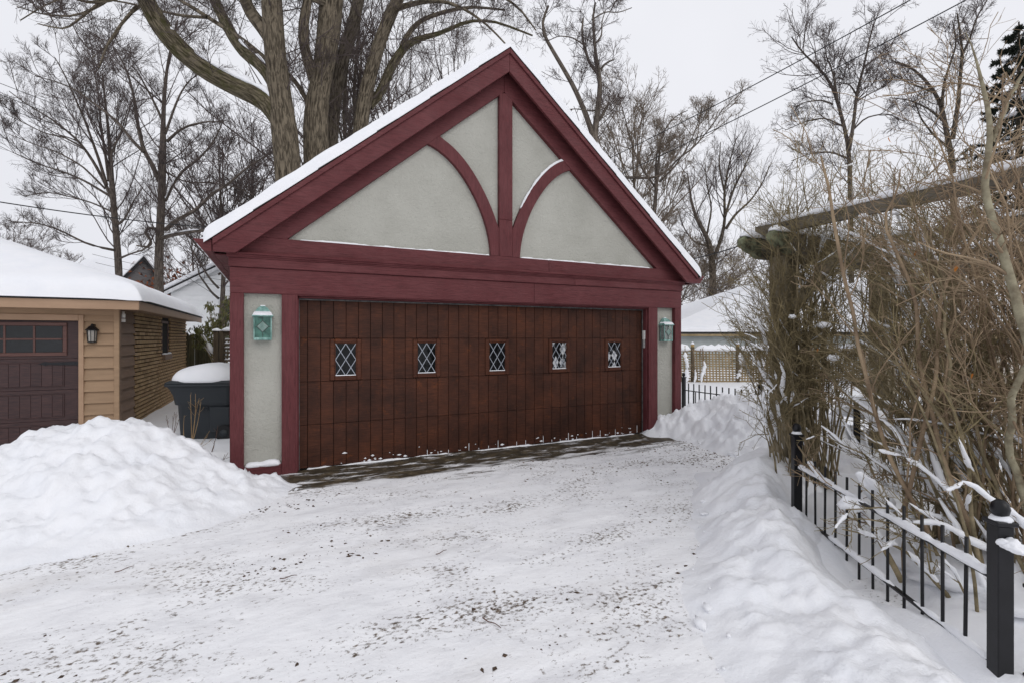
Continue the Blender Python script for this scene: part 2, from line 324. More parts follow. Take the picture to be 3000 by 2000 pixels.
MAT['block'] = simple('pale painted block wall', (.46, .49, .48), (.38, .41, .4), .85, 2, bs=20, bstr=.3)
MAT['roof_edge'] = simple('dark roof edge', (.03, .028, .03), rough=.8, bstr=0)
MAT['wood_raw'] = simple('raw yellow wood', (.42, .29, .11), (.33, .22, .085), .7, 4, (3, 3, .7), bstr=.2)
MAT['wire'] = simple('black utility wire', (.02, .02, .022), rough=.6, bstr=0)
MAT['cream_wall'] = simple('cream wall', (.5, .46, .4), (.42, .38, .33), .8, 2, bstr=.1)

# ------------------------------------------------------------------ snow strips
def snow_strip(name, par, pts, width, height, mat=None, seed=0, step=.03, gap=0, droop=0.25):
    """rounded snow ridge lying along a polyline (its underside on the line)"""
    pts = np.array(pts, float); seg = np.linalg.norm(np.diff(pts, axis=0), axis=1); cu = np.r_[0, np.cumsum(seg)]
    n = max(4, int(cu[-1]/step)); t = np.linspace(0, cu[-1], n); P = np.c_[[np.interp(t, cu, pts[:, k]) for k in range(3)]].T
    T = np.gradient(P, axis=0); T /= np.linalg.norm(T, axis=1)[:, None]+1e-9
    S = np.cross(T, [0, 0, 1.]); S /= np.linalg.norm(S, axis=1)[:, None]+1e-9
    Up = np.cross(S, T)
    a = .75+.55*fbm(t*9+seed*3.3, t*0+seed, seed, 3); env = np.clip(np.minimum(t, cu[-1]-t)/(width*.6+1e-6), 0, 1)**.5
    if gap: a = a*np.clip((vn(t*3.1+seed, t*0+.3, seed+5)-gap)*6, 0, 1)
    a = np.clip(a, 0.0, 1.4)*env; ang = np.linspace(-.18, math.pi+.18, 8); V = []; 
    for k in ang:
        V.append(P+S*(math.cos(k)*width/2*np.minimum(1, .35+a))[:, None]+Up*(max(-droop, math.sin(k))*height*a)[:, None])
    V = np.stack(V, 1); m = len(ang); Vv = V.reshape(-1, 3); Q = []
    for i in range(n-1):
        for k in range(m): k2 = (k+1) % m; Q.append((i*m+k, i*m+k2, (i+1)*m+k2, (i+1)*m+k))
    return link(name, npmesh(name, Vv, Q), mat or MAT['snow'], par)

# ------------------------------------------------------------------ ground, driveway
def in_drive(x, y):                                                  # 1 on the cleared drive, 0 in the yards
    rx, ry = x-D0[0], y-D0[1]; s = rx*U[0]+ry*U[1]; d = rx*N[0]+ry*N[1]
    front = sstep(-.5, -.3, d-(-3.0)*(1-sstep(-2.3, -1.9, s)))
    right = 1-sstep(6.3, 6.8, s)
    gard = sstep(1.98, 2.2, x)*(1-sstep(5.3, 6.2, y))
    return front*right*(1-gard)
def ground_h(x, y):
    dr = in_drive(x, y); h = .13+.035*fbm(x*.9, y*.9, 3, 4)+.012*fbm(x*5, y*5, 9, 3)
    h = h+.1*np.exp(-(((x-px(620, 1300, 6.4)[0])**2+(y-6.5)**2)/.25))
    h = h-.2*np.exp(-(((x-2.32)/.22)**2+((y-3.1)/.3)**2))
    far = sstep(30, 120, np.hypot(x, y))
    return h*(1-dr)+(-.07)*dr+far*.4*fbm(x*.02, y*.02, 4, 2)
n = 125; tt = np.linspace(-1, 1, 2*n+1); gx = 400*np.sinh(7.4*tt)/np.sinh(7.4)
X, Y = np.meshgrid(gx+.5, gx+5.5); Zg = ground_h(X, Y); k = 2*n+1
def gridq(ny, nx): i, j = np.meshgrid(np.arange(ny-1), np.arange(nx-1), indexing='ij'); a = (i*nx+j).ravel(); return np.c_[a, a+1, a+nx+1, a+nx]
tag(link('ground', npmesh('ground', np.c_[X.ravel(), Y.ravel(), Zg.ravel()], gridq(k, k)), MAT['snow']), 'deep untouched snow covering the yards', kind='structure')
def drive_z(s, d):
    return .016*fbm(s*1.1, d*2.2, 21, 4)+.011*fbm(s*5, d*8, 23, 4)+.006*np.abs(fbm(s*11, d*13, 27, 3))+.02*np.clip(fbm(s*.6+4, d*.8, 25, 3), 0, 1)*sstep(.8, 1.6, d)-.004
ss = np.arange(-9, 7.2, .045); dd_ = np.arange(.02, 8.4, .045); S_, D_ = np.meshgrid(ss, dd_)
V = np.c_[S_.ravel(), -D_.ravel(), drive_z(S_, D_).ravel()]
tag(link('driveway', npmesh('driveway', V, gridq(len(dd_), len(ss))[:, ::-1]), MAT['drive'], at=(D0[0], D0[1], 0), rot=(0, 0, ROT)),
    'packed snow driveway with grit and bare wet strip by the door', kind='structure')

def worley(x, y, s):
    i = np.floor(x).astype(np.int64); j = np.floor(y).astype(np.int64); best = np.full(np.shape(x), 9.)
    for a in (-1, 0, 1):
        for b in (-1, 0, 1):
            jx = i+a+hsh(i+a, j+b, s); jy = j+b+hsh(i+a, j+b, s+71); best = np.minimum(best, np.hypot(x-jx, y-jy))
    return best
def bank(name, label, ridge, lump, seed, res=.028, group=None, extra=None):
    R = np.array(ridge, float); x0, x1 = R[:, 0].min()-2.6, R[:, 0].max()+2.6; y0, y1 = R[:, 1].min()-2.6, R[:, 1].max()+2.6
    xs = np.arange(x0, x1, res); ys = np.arange(y0, y1, res); X, Y = np.meshgrid(xs, ys); H = np.full(X.shape, -1.)
    wx = X+.16*fbm(X*1.6, Y*1.6, seed, 3); wy = Y+.16*fbm(X*1.6+9, Y*1.6, seed+1, 3)
    for a, b in zip(R[:-1], R[1:]):
        d = b[:2]-a[:2]; L2 = d@d; t = np.clip(((wx-a[0])*d[0]+(wy-a[1])*d[1])/L2, 0, 1)
        ox = wx-(a[0]+t*d[0]); oy = wy-(a[1]+t*d[1]); side = d[0]*oy-d[1]*ox
        h = a[2]+(b[2]-a[2])*t; w = np.where(side > 0, a[3]+(b[3]-a[3])*t, a[4]+(b[4]-a[4])*t)
        r = np.hypot(ox, oy)/w; p = np.where(r < 1, (1-sstep(0, 1, r*.92+.0))*1.12-.12*(r), -.12)
        H = np.maximum(H, h*p-.03*(r > 1))
    m = np.clip(H/.12, 0, 1)
    f1 = fbm(X*2.6, Y*2.6, seed+3, 3); f2 = np.abs(fbm(X*6, Y*6, seed+5, 4)); f3 = fbm(X*17, Y*17, seed+7, 3)
    wd = .25*f1; wo = .5*(.55-worley(X*4.2+wd, Y*4.2+wd, seed+9))+.32*(.55-worley(X*9.5+wd*2, Y*9.5-wd, seed+11))+.14*(.5-worley(X*21, Y*21, seed+13))
    H = H+m*lump*(.07*f1-.05*f2+.02*f3+.085*wo*(.55+.9*vn(X*1.3, Y*1.3, seed+15))+.01)
    if extra: H = extra(X, Y, H)
    keep = (H > -.035); q = gridq(len(ys), len(xs)); kq = keep.ravel()[q].any(axis=1)
    q = q[kq]; used = np.unique(q); mp = np.full(X.size, -1); mp[used] = np.arange(len(used))
    Hc = np.maximum(H, -.06); V = np.c_[X.ravel(), Y.ravel(), Hc.ravel()][used]
    o = link(name, npmesh(name, V, mp[q]), MAT['snow_bank']); tag(o, label, 'snow bank', group)
    # loose lumps on the foot of the bank
    cand = np.argwhere((H > -.01) & (H < .07)); rg = np.random.default_rng(seed); vs = []; fs = []
    bm = bmesh.new(); bmesh.ops.create_icosphere(bm, subdivisions=2, radius=1); bv = np.array([v.co for v in bm.verts]); bf = [[v.index for v in f.verts] for f in bm.faces]; bm.free()
    for c in cand[rg.choice(len(cand), min(90, len(cand)), replace=False)]:
        r = .008+.032*rg.random()**4; sc = r*np.array([1, 1, .7])*(1+.3*rg.standard_normal(3).clip(-1.5, 1.5)); base = len(vs)*len(bv)
        vs.append(bv*sc*(1+.18*rg.standard_normal((len(bv), 1)))+[X[c[0], c[1]], Y[c[0], c[1]], max(H[c[0], c[1]], 0)+r*.3]); fs += [[i+base for i in f] for f in bf]
    tag(link('loose_snow', npmesh('loose_snow', np.vstack(vs), fs), MAT['snow_bank'], o), kind='stuff')
    return o, (X, Y, H)
L_bank, _ = bank('snow_bank', 'big shovelled snow bank in front of the tan garage corner and trash cart',
    [(-3.12, 4.98, .24, .3, .42), (-3.4, 5.08, .38, .5, .8), (-3.8, 5.2, .52, .7, 1.5), (-4.3, 5.3, .66, .8, 2.3), (-4.9, 5.3, .44, .8, 2.4), (-5.8, 5.3, .16, .8, 2.2), (-7.6, 4.9, .06, .8, 2.2)][::-1], 1.35, 11)
# ridge is listed left to right, so its left side (+) faces away from the camera
a = loc(5.75, .18); b = loc(6.2, .5); c = loc(6.6, 1.1); d = loc(6.55, 1.9); e = loc(6.2, 2.9)
R_bank, _ = bank('snow_bank', 'lumpy snow bank against the right corner of the maroon garage',
    [(*a, .22, .4, .45), (*b, .5, .6, .75), (*c, .6, .8, 1.3), (*d, .56, .8, 1.45), (*e, .4, .8, 1.2)], 1.9, 31)
F_bank, FB = bank('snow_bank', 'long snow bank heaped along the black iron fence in the foreground',
    [(1.55, .9, .2, .9, .7), (1.65, 1.7, .17, .85, .5), (1.72, 2.3, .16, .8, .42), (1.8, 2.9, .2, .75, .36), (1.95, 3.5, .25, .7, .36), (2.2, 4.1, .25, .65, .36), (2.45, 4.7, .42, .75, .6), (2.85, 5.25, .36, .8, .8)], 1.1, 51)

# grit on the packed snow: stones and leaf litter too many to count
def grit(name, mat, count, r0, r1, seed, label):
    rg = np.random.default_rng(seed); bv = np.array([[1, 0, 0], [-1, 0, 0], [0, 1, 0], [0, -1, 0], [0, 0, 1], [0, 0, -1]], float)
    bf = np.array([[0, 2, 4], [2, 1, 4], [1, 3, 4], [3, 0, 4], [2, 0, 5], [1, 2, 5], [3, 1, 5], [0, 3, 5]])
    s = rg.uniform(-3.2, 6.3, count*14); d = rg.uniform(.75, 6.3, count*14)
    cl = vn(s*.55+2, d*1.2, seed)*.6+vn(s*2.2, d*4.2, seed+3)*.55+vn(s*9, d*15, seed+9)*.25
    wr = .17*sstep(1.6, 4.2, s)-.05; ok = cl+wr+rg.normal(0, .05, len(s)) > .93; s = s[ok][:count]; d = d[ok][:count]; m = len(s)
    w = D0[None]+U[None]*s[:, None]+N[None]*d[:, None]; keep = (w[:, 0] < 1.9)|(w[:, 1] > 4.2); s, d, w = s[keep], d[keep], w[keep]; m = len(s)
    r = r0+(r1-r0)*rg.random(m)**3; V = bv[None]*(r[:, None, None]*(1+.35*rg.standard_normal((m, 6, 1)).clip(-1.5, 1.5)))
    V[:, :, 2] *= .6; V[:, :, 0] *= 1.4; th = rg.uniform(0, 6.28, m)[:, None]; x = V[:, :, 0]*np.cos(th)-V[:, :, 1]*np.sin(th); y = V[:, :, 0]*np.sin(th)+V[:, :, 1]*np.cos(th)
    V = np.stack([x+w[:, :1], y+w[:, 1:], V[:, :, 2]+(drive_z(s, d)+r*.15)[:, None]], 2)
    Fq = (bf[None]+6*np.arange(m)[:, None, None]).reshape(-1, 3)
    tag(link(name, npmesh(name, V.reshape(-1, 3), Fq, False), mat), label, 'grit', kind='stuff')
grit('gravel', MAT['gravel'], 3600, .003, .014, 5, 'tan gravel grit scattered over the packed snow')
grit('leaf_litter', MAT['litter'], 2400, .003, .014, 8, 'dark bits of dead leaf scattered over the packed snow')

# ------------------------------------------------------------------ maroon garage (local x along the front, y inward, z up)
G = empty('garage', (D0[0], D0[1], 0), ROT)
for m_ in ('door', 'door_frame'): MAT[m_].node_tree.nodes['door_space'].object = G
tag(G, 'maroon half timbered garage with stucco gable and stained wood door', 'garage')
mh, mv = MAT['maroon_h'], MAT['maroon_v']
SL, SR, CX, PT = -.71, 6.10, 2.715, .834                              # wall ends, ridge line, roof pitch
FD = -.16                                                            # front trim face
DEPTH = 6.6
box('stucco_wall', G, MAT['stucco'], SL+.01, -.06, -.085, .0, 0, 2.3, .003)
box('stucco_wall', G, MAT['stucco'], 5.45, SR-.01, -.085, .0, 0, 2.3, .003)
prism('gable_stucco', G, MAT['stucco'], [(SL+.02, 2.5), (SR-.02, 2.5), (CX, 5.5)], -.09, .02, 0)
box('side_wall', G, MAT['stucco'], SL+.01, SL+.12, .01, DEPTH, 0, 2.5, .003)
box('side_wall', G, MAT['stucco'], SR-.12, SR-.01, .01, DEPTH, 0, 2.5, .003)
box('back_wall', G, MAT['stucco'], SL+.13, SR-.13, DEPTH-.12, DEPTH, 0, 2.5, .003)
prism('gable_stucco', G, MAT['stucco'], [(SL+.02, 2.5), (SR-.02, 2.5), (CX, 5.4)], DEPTH-.1, DEPTH, 0)
# posts, rails
def T(name, x0, x1, z0, z1, y0=FD, y1=-.06, m=None, bev=.005): return box(name, G, m or (mv if z1-z0 > x1-x0 else mh), x0, x1, y0, y1, z0, z1, bev)
T('corner_board', SL, -.571, -.02, 2.117); T('corner_board', 5.957, SR, -.02, 2.117)
box('corner_return', G, mv, SL, SL+.02, -.058, .1, 0, 2.117); box('corner_return', G, mv, SR-.02, SR, -.058, .1, 0, 2.117)
T('door_casing', -.179, -.03, -.02, 2.117); T('door_casing', 5.42, 5.568, -.02, 2.117)
T('bottom_rail', -.57, -.18, -.02, .125); T('bottom_rail', 5.569, 5.956, -.02, .125)
snow_strip('snow', G, [(-.565, -.115, .124), (-.185, -.115, .124)], .11, .085, seed=2, step=.02)
snow_strip('snow', G, [(5.575, -.115, .124), (5.95, -.115, .124)], .1, .07, seed=4, step=.02)
T('lintel', SL, 3.2, 2.118, 2.412, FD); T('lintel', 3.202, SR, 2.118, 2.412, FD-.002)
T('frieze_board', SL-.012, 3.9, 2.413, 2.515, FD-.022, -.06); T('frieze_board', 3.902, SR+.012, 2.413, 2.515, FD-.021, -.06)
prism_poly = [(0, 2.516), (0, 2.585)]
def mould(name, x0, x1, prof, m):                                     # profile (y,z) swept along x
    v = []; f = []; n_ = len(prof)
    for x in (x0, x1): v += [(x, p[0], p[1]) for p in prof]
    f = [(i, (i+1) % n_, n_+(i+1) % n_, n_+i) for i in range(n_)]+[tuple(range(n_))[::-1], tuple(range(n_, 2*n_))]
    return link(name, pymesh(name, v, f), m, G)
mould('crown_moulding', SL-.03, SR+.03, [(-.06, 2.516), (-.186, 2.516), (-.19, 2.53), (-.205, 2.536), (-.205, 2.548), (-.222, 2.556), (-.226, 2.57), (-.205, 2.586), (-.06, 2.586)], mh)
T('bottom_chord', SL-.1, 3.45, 2.587, 2.77, FD, -.05); T('bottom_chord', 3.452, SR+.1, 2.587, 2.77, FD-.002, -.05)
# inner rake boards, split at the ridge
ib = 5.135; vt = .42
def rk(s, z0): return z0-PT*abs(s-CX)
xe = CX-(ib-2.771)/PT
prism('rake_frieze', G, mh, [(xe-.001, 2.771), (CX-.001, ib), (CX-.001, ib+vt), (xe-vt/PT, 2.771)], FD+.003, -.05)
prism('rake_frieze', G, mh, [(2*CX-xe+.001, 2.771), (2*CX-xe+vt/PT, 2.771), (CX+.001, ib+vt), (CX+.001, ib)], FD+.002, -.05)
PX = 2.742
box('king_post', G, mv, PX-.105, PX+.105, FD+.006, -.05, 2.771, 3.3, .005)
box('king_post', G, mv, PX-.105, PX+.105, FD+.005, -.05, 3.301, 5.12, .005)
oz = [(1380, 632), (1450, 670), (1530, 750), (1620, 880), (1690, 1020), (1730, 1170), (1743, 1272)]
iz = [(1445, 590), (1500, 625), (1570, 700), (1640, 790), (1700, 900), (1750, 1010), (1785, 1115)]
def fine(pts, k=22):
    p = np.array(pts); cu = np.r_[0, np.cumsum(np.linalg.norm(np.diff(p, axis=0), axis=1))]; c = [np.polyfit(cu/cu[-1], p[:, i], 4) for i in (0, 1)]
    t = np.linspace(0, 1, k); return np.c_[np.polyval(c[0], t), np.polyval(c[1], t)]
outer = fine([fac(550+x*.5102, 100+y*.5102, .15) for x, y in oz]); inner = fine([fac(550+x*.5102, 100+y*.5102, .15) for x, y in iz])
inner[-1] = (PX-.107, inner[-1, 1]); outer[-1, 1] = 2.7715
lb = [tuple(p) for p in outer]+[(PX-.107, 2.7715)]+[tuple(p) for p in inner[::-1]]
lb[0] = (lb[0][0]-.05, lb[0][1]+.02); lb[-1] = (lb[-1][0]-.03, lb[-1][1]+.04)
prism('curved_brace', G, mv, lb, FD+.012, -.05, .004)
rb = [(2*PX-p[0], p[1]) for p in lb]
prism('curved_brace', G, mv, rb[::-1], FD+.012, -.05, .004)
snow_strip('snow', G, [(2*PX-p[0], -.125, p[1]-.004) for p in inner[:17]], .055, .035, seed=7, step=.02)
snow_strip('snow', G, [(xe+.12, -.125, 2.768), (1.5, -.125, 2.768), (outer[-1, 0]-.01, -.125, 2.768)], .06, .03, seed=8, step=.03)
snow_strip('snow', G, [(2*PX-outer[-1, 0]+.01, -.125, 2.768), (4.2, -.125, 2.768), (2*CX-xe-.12, -.125, 2.768)], .06, .03, seed=9, step=.03)
# barge boards with shadow board, roof, shingle edge, roof snow
bt, bb = 5.655, 5.345; eL, eR = -.86, 2*CX+.86; BF = -.33
def zt(s): return bt-PT*abs(s-CX)
xi = CX-(bb-2.545)/PT
prism('barge_board', G, mh, [(eL, 2.545), (xi, 2.545), (CX-.001, bb), (CX-.001, bt), (eL, zt(eL))], BF, BF+.045)
prism('barge_board', G, mh, [(2*CX-xi, 2.545), (eR, 2.545), (eR, zt(eR)), (CX+.001, bt), (CX+.001, bb)], BF+.001, BF+.045)
for sgn in (-1, 1):
    q = [(CX+sgn*.001, bt+.01), (CX+sgn*.001, bt-.06), (CX+sgn*(CX-eL), zt(eL)-.06), (CX+sgn*(CX-eL), zt(eL)+.01)]
    prism('shadow_board', G, mh, q if sgn < 0 else q[::-1], BF-.024, BF-.001, .004)
    e = CX+sgn*(CX-eL)
    q = [(CX, bt+.014), (CX, bt-.06), (e, zt(eL)-.06), (e, zt(eL)+.014)]
    prism('roof_deck', G, MAT['old_wood'], q if sgn > 0 else q[::-1], BF+.05, DEPTH+.25, 0)
    e2 = CX+sgn*(CX-eL+.03); ze = zt(eL)-.03*PT
    # shingle courses, each a thin stepped slab
    L_ = (CX-eL+.03); nc = 16
    for i in range(nc):
        a0 = i/nc*L_; a1 = (i+1)/nc*L_+.03
        if i == nc-1: a1 = L_+.02
        za, zb = bt+.016-PT*a0, bt+.016-PT*a1
        q = [(CX+sgn*a0, za), (CX+sgn*a1, zb+.003), (CX+sgn*a1, zb+.016), (CX+sgn*a0, za+.008)]
        ob = prism('shingle_course', G, MAT['shingle'], q if sgn < 0 else q[::-1], BF-.03-.003*math.sin(i*2.1), DEPTH+.27, 0)
    # snow blanket
    ns, nd_ = 90, 60; a_ = np.linspace(0, L_+.05, ns); y_ = np.r_[np.linspace(BF-.032, BF+.25, 22), np.linspace(BF+.4, DEPTH+.25, nd_-22)]
    A, B = np.meshgrid(a_, y_); wob = fbm(A*2.5, B*2.5, 41+sgn, 4)
    edge = np.clip((B-(BF-.034+.006*wob))/.022, 0, 1)**.45; low = np.clip((L_+.05-A)/.1, 0, 1)**.5
    edge[0, :] = 0
    th = (.125+.025*wob)*np.maximum(edge*low, .0)*(1-.25*np.exp(-A/.15))
    nx_, nz_ = sgn*PT, 1.; nl = math.hypot(nx_, nz_)
    Xs = CX+sgn*A+th*nx_/nl*(1-np.exp(-A/.1)); Zs = bt+.022-PT*A+th*nz_/nl
    link('roof_snow', npmesh('roof_snow', np.c_[Xs.ravel(), B.ravel(), Zs.ravel()], gridq(nd_, ns)[:, ::sgn]), MAT['snow'], G)
    # soffit, fascia and gutter along the eave
    g0, g1 = (e, e+sgn*.01) if sgn > 0 else (e+sgn*.01, e)
    box('fascia', G, mh, g0, g1, BF+.05, DEPTH+.2, 2.55, zt(eL)+.0, .002)
    box('soffit', G, mh, min(e, CX+sgn*(CX-SL)), max(e, CX+sgn*(CX-SL)), -.15, DEPTH+.2, 2.535, 2.549, .002)
    gp = [(0.012, -.01), (.055, -.13), (.0, -.13)]
    prof = [(.012, zt(eL)-.005), (.012, 2.55), (.085, 2.55), (.115, 2.59), (.175, zt(eL)-.015), (.175, zt(eL)-.003), (.168, zt(eL)-.003), (.109, 2.6), (.08, 2.558), (.02, 2.558), (.02, zt(eL)-.005)]
    v = []; n_ = len(prof)
    for y in (BF+.02, DEPTH+.22): v += [(e+sgn*p[0], y, p[1]) for p in prof]
    link('gutter', pymesh('gutter', v, [(i, (i+1) % n_, n_+(i+1) % n_, n_+i) for i in range(n_)]), mh, G)
    cap = [(e+sgn*p[0], p[1]) for p in ((.01, zt(eL)-.002), (.01, 2.546), (.088, 2.546), (.118, 2.588), (.179, zt(eL)-.012), (.179, zt(eL)))]
    prism('gutter_end', G, mh, cap if sgn < 0 else cap[::-1], BF+.012, BF+.02, .001)
    snow_strip('snow', G, [(e+sgn*.085, BF+.03, zt(eL)-.03), (e+sgn*.085, DEPTH, zt(eL)-.03)], .16, .09, seed=12+sgn, step=.08)
# jamb, head and door
box('door_jamb', G, mv, -.06, -.005, -.155, .05, -.02, 2.13); box('door_jamb', G, mv, 5.382, 5.44, -.155, .05, -.02, 2.13)
box('door_stop', G, mv, 5.36, 5.381, -.11, -.035, 0, 2.1, .003); box('door_stop', G, mv, -.004, .012, -.075, -.035, 0, 2.1, .003)
box('head_jamb', G, mh, -.005, 5.382, -.15, .05, 2.105, 2.13)
box('head_stop', G, mh, .012, 5.36, -.11, -.035, 2.085, 2.104, .003)
box('weatherstrip', G, MAT['weatherstrip'], .012, .02, -.034, -.018, 0, 2.09, .002); box('weatherstrip', G, MAT['weatherstrip'], 5.345, 5.359, -.034, -.018, 0, 2.09, .002)
box('weatherstrip', G, MAT['weatherstrip'], .02, 5.345, -.034, -.02, 2.066, 2.084, .002)
DOOR = box('garage_door', G, MAT['black_gap'], 0, 5.375, .012, .05, .004, 2.12, 0); DOOR['label'] = 'dark stained wide garage door of upright planks in four sections'
dx, dz = -float(DOOR.location.x), -float(DOOR.location.z); dy = -float(DOOR.location.y)
def dbox(name, m, x0, x1, y0, y1, z0, z1, bev): return box(name, DOOR, m, x0+dx, x1+dx, y0+dy, y1+dy, z0+dz, z1+dz, bev)
ed = [0.0]+[.111+.1513*i for i in range(35)]; ed = [e for e in ed if e < 5.3]+[5.372]
zs = [.006, .5345, 1.0675, 1.6005, 2.115]
WC = [.56+1.0548*i for i in range(5)]; FW, FH0, FH1 = .188, 1.073, 1.594
for r in range(4):
    for i in range(len(ed)-1):
        a0, a1 = ed[i], ed[i+1]
        spans = [(a0, a1)]
        if r == 2:
            for w in WC:
                ns = []
                for p, q in spans:
                    if q <= w-FW or p >= w+FW: ns.append((p, q)); continue
                    if p < w-FW: ns.append((p, w-FW))
                    if q > w+FW: ns.append((w+FW, q))
                spans = ns
        for p, q in spans:
            if q-p < .012: continue
            jit = .0012*random.random()
            dbox('plank', MAT['door'], p+.0028, q-.0028, -.004-jit, .014, zs[r]+.0022, zs[r+1]-.0022, .003)
def clip_poly(poly, x0, x1, z0, z1):
    for ax, val, keep in ((0, x0, 1), (0, x1, -1), (1, z0, 1), (1, z1, -1)):
        out = []
        for i in range(len(poly)):
            a, b = poly[i-1], poly[i]; da, db = (a[ax]-val)*keep, (b[ax]-val)*keep
            if da >= 0: out.append(a)
            if (da > 0 > db) or (da < 0 < db): t = da/(da-db); out.append((a[0]+(b[0]-a[0])*t, a[1]+(b[1]-a[1])*t))
        poly = out
        if not poly: break
    return poly
for wi, w in enumerate(WC):
    x0, x1, z0, z1 = w-.134, w+.134, 1.122, 1.545
    win = box('window', G, MAT['black_gap'], x0-.02, x1+.02, .006, .01, z0-.02, z1+.02, 0)
    wl = Vector(win.location)
    def wb(name, m, a0, a1, y0, y1, b0, b1, bev=.003, rot=None): return box(name, win, m, a0-wl.x, a1-wl.x, y0-wl.y, y1-wl.y, b0-wl.z, b1-wl.z, bev, rot)
    for nm, a0, a1, b0, b1 in (('frame', x0-.055, x0-.0, FH0, FH1), ('frame', x1+.0, x1+.055, FH0, FH1), ('frame', x0, x1, FH0, z0), ('frame', x0, x1, z1, FH1)):
        wb(nm, MAT['door_frame'], a0, a1, -.022, .006, b0, b1, .008)
    for a0, a1, b0, b1 in ((x0, x0+.012, z0, z1), (x1-.012, x1, z0, z1), (x0+.012, x1-.012, z0, z0+.01), (x0+.012, x1-.012, z1-.012, z1)):
        wb('inner_bead', MAT['door_frame'], a0, a1, -.010, .004, b0, b1, .002)
    x0 += .01; x1 -= .01; z0 += .008; z1 -= .01; ww, hh = x1-x0, z1-z0
    for i in range(-1, 3):
        for j in range(-1, 4):
            for off in ((0, 0), (.25, .25)):
                cx, cz = i*.5+off[0], j*.5+off[1]
                p = clip_poly([(cx-.25, cz), (cx, cz-.25), (cx+.25, cz), (cx, cz+.25)], 0, 1, 0, 1)
                if len(p) < 3: continue
                P = np.array(p); ar = .5*abs(np.dot(P[:, 0], np.roll(P[:, 1], 1))-np.dot(P[:, 1], np.roll(P[:, 0], 1)))
                if ar < .004: continue
                c0 = P.mean(0); tx, tz = np.random.default_rng(wi*97+i*13+j*7+int(off[0]*8)+200).normal(0, .035 if wi < 3 else .12, 2)
                v = []
                for lay in (0, .003):
                    for q in p: v.append((x0+q[0]*ww-(x0+c0[0]*ww), lay+tx*(q[0]-c0[0])*ww+tz*(q[1]-c0[1])*hh, (q[1]-c0[1])*hh))
                k_ = len(p); f = [tuple(range(k_)), tuple(range(2*k_-1, k_-1, -1))]+[(a, a+k_, (a+1) % k_+k_, (a+1) % k_) for a in range(k_)]
                pm = pymesh('pane', v, f)
                bright = wi >= 3 and np.random.default_rng(wi*31+i*5+j*3+int(off[0]*4)).random() < (.55 if wi == 3 else .4)
                link('pane', pm, MAT['pane_bright' if bright else 'pane'], win, (x0+c0[0]*ww-wl.x, -.0035-wl.y, z0+c0[1]*hh-wl.z))
    # lead came lattice: one joined piece
    bm = bmesh.new()
    for sg in (1, -1):
        for o_ in (-.5, 0, .5):
            u0, u1 = max(0, -o_), min(1, 1-o_); pa = (u0, u0+o_); pb = (u1, u1+o_)
            if sg < 0: pa = (1-pa[0], pa[1]); pb = (1-pb[0], pb[1])
            a_ = Vector((x0+pa[0]*ww-wl.x, -.007-wl.y, z0+pa[1]*hh-wl.z)); b_ = Vector((x0+pb[0]*ww-wl.x, -.007-wl.y, z0+pb[1]*hh-wl.z)); dv = (b_-a_); nn = Vector((-dv.z, 0, dv.x)).normalized()*.0042
            vs = [bm.verts.new(q+Vector((0, yy, 0))) for yy in (-.002+.0004*sg, .003) for q in (a_+nn, a_-nn, b_-nn, b_+nn)]
            for f in ((0, 1, 2, 3), (7, 6, 5, 4), (0, 4, 5, 1), (1, 5, 6, 2), (2, 6, 7, 3), (3, 7, 4, 0)): bm.faces.new([vs[k] for k in f])
    me = bpy.data.meshes.new('lead_came'); bm.to_mesh(me); bm.free(); link('lead_came', me, MAT['lead'], win)
    wb('snow', MAT['snow'], x0, x1, -.012, -.002, z0, z0+.011, .003)
# snow driven against the sill and into the plank joints
snow_strip('snow', G, [(.1, -.012, -.006), (5.35, -.012, -.006)], .05, .022, seed=17, step=.02, gap=.12)
for i, e in enumerate(ed[10:-1]):
    hgt = .02+.11*random.random()**1.6
    if random.random() < .82: box('snow', G, MAT['snow'], e-.0035, e+.0035, -.009, .006, .012, .012+hgt+(.05 if i in (5, 9, 16, 22) else 0), .002)
rg = np.random.default_rng(4); vs = []; fs = []
for k in range(44):
    s_ = rg.choice([rg.uniform(.5, 2.2), rg.uniform(2.2, 5.2), rg.normal(4.5, .35)]); z_ = .02+abs(rg.normal(0, .05)); r_ = .004+.01*rg.random()**2; b0 = len(vs)
    for q in ((1.6, 0, 0), (-1.6, 0, 0), (0, -.6, 0), (0, .6, 0), (0, 0, 1), (0, 0, -1)): vs.append((s_+q[0]*r_*(1+rg.random()), -.005+q[1]*r_, z_+q[2]*r_*(.6+rg.random())))
    fs += [(b0+a, b0+b_, b0+c) for a, b_, c in ((0, 3, 4), (3, 1, 4), (1, 2, 4), (2, 0, 4), (3, 0, 5), (1, 3, 5), (2, 1, 5), (0, 2, 5))]
tag(link('snow_fleck', pymesh('snow_fleck', vs, fs), MAT['snow'], G), kind='stuff')
# keypad on the right jamb
KP = empty('keypad', (*loc(5.381, .06), 1.44), ROT); tag(KP, 'white opener keypad with flip cover on the right door jamb', 'keypad')
box('case', KP, MAT['plastic_white'], -.022, -.002, -.025, .025, 0, .14, .004); box('cover', KP, MAT['plastic_white'], -.034, -.004, -.03, .03, .141, .29, .005)
for i in range(5): box('button', KP, MAT['plastic_grey'], -.0235, -.0215, -.017, .017, .015+i*.024, .03+i*.024, .001)
box('cover_recess', KP, MAT['plastic_grey'], -.0315, -.0295, -.018, .018, .17, .25, .001)

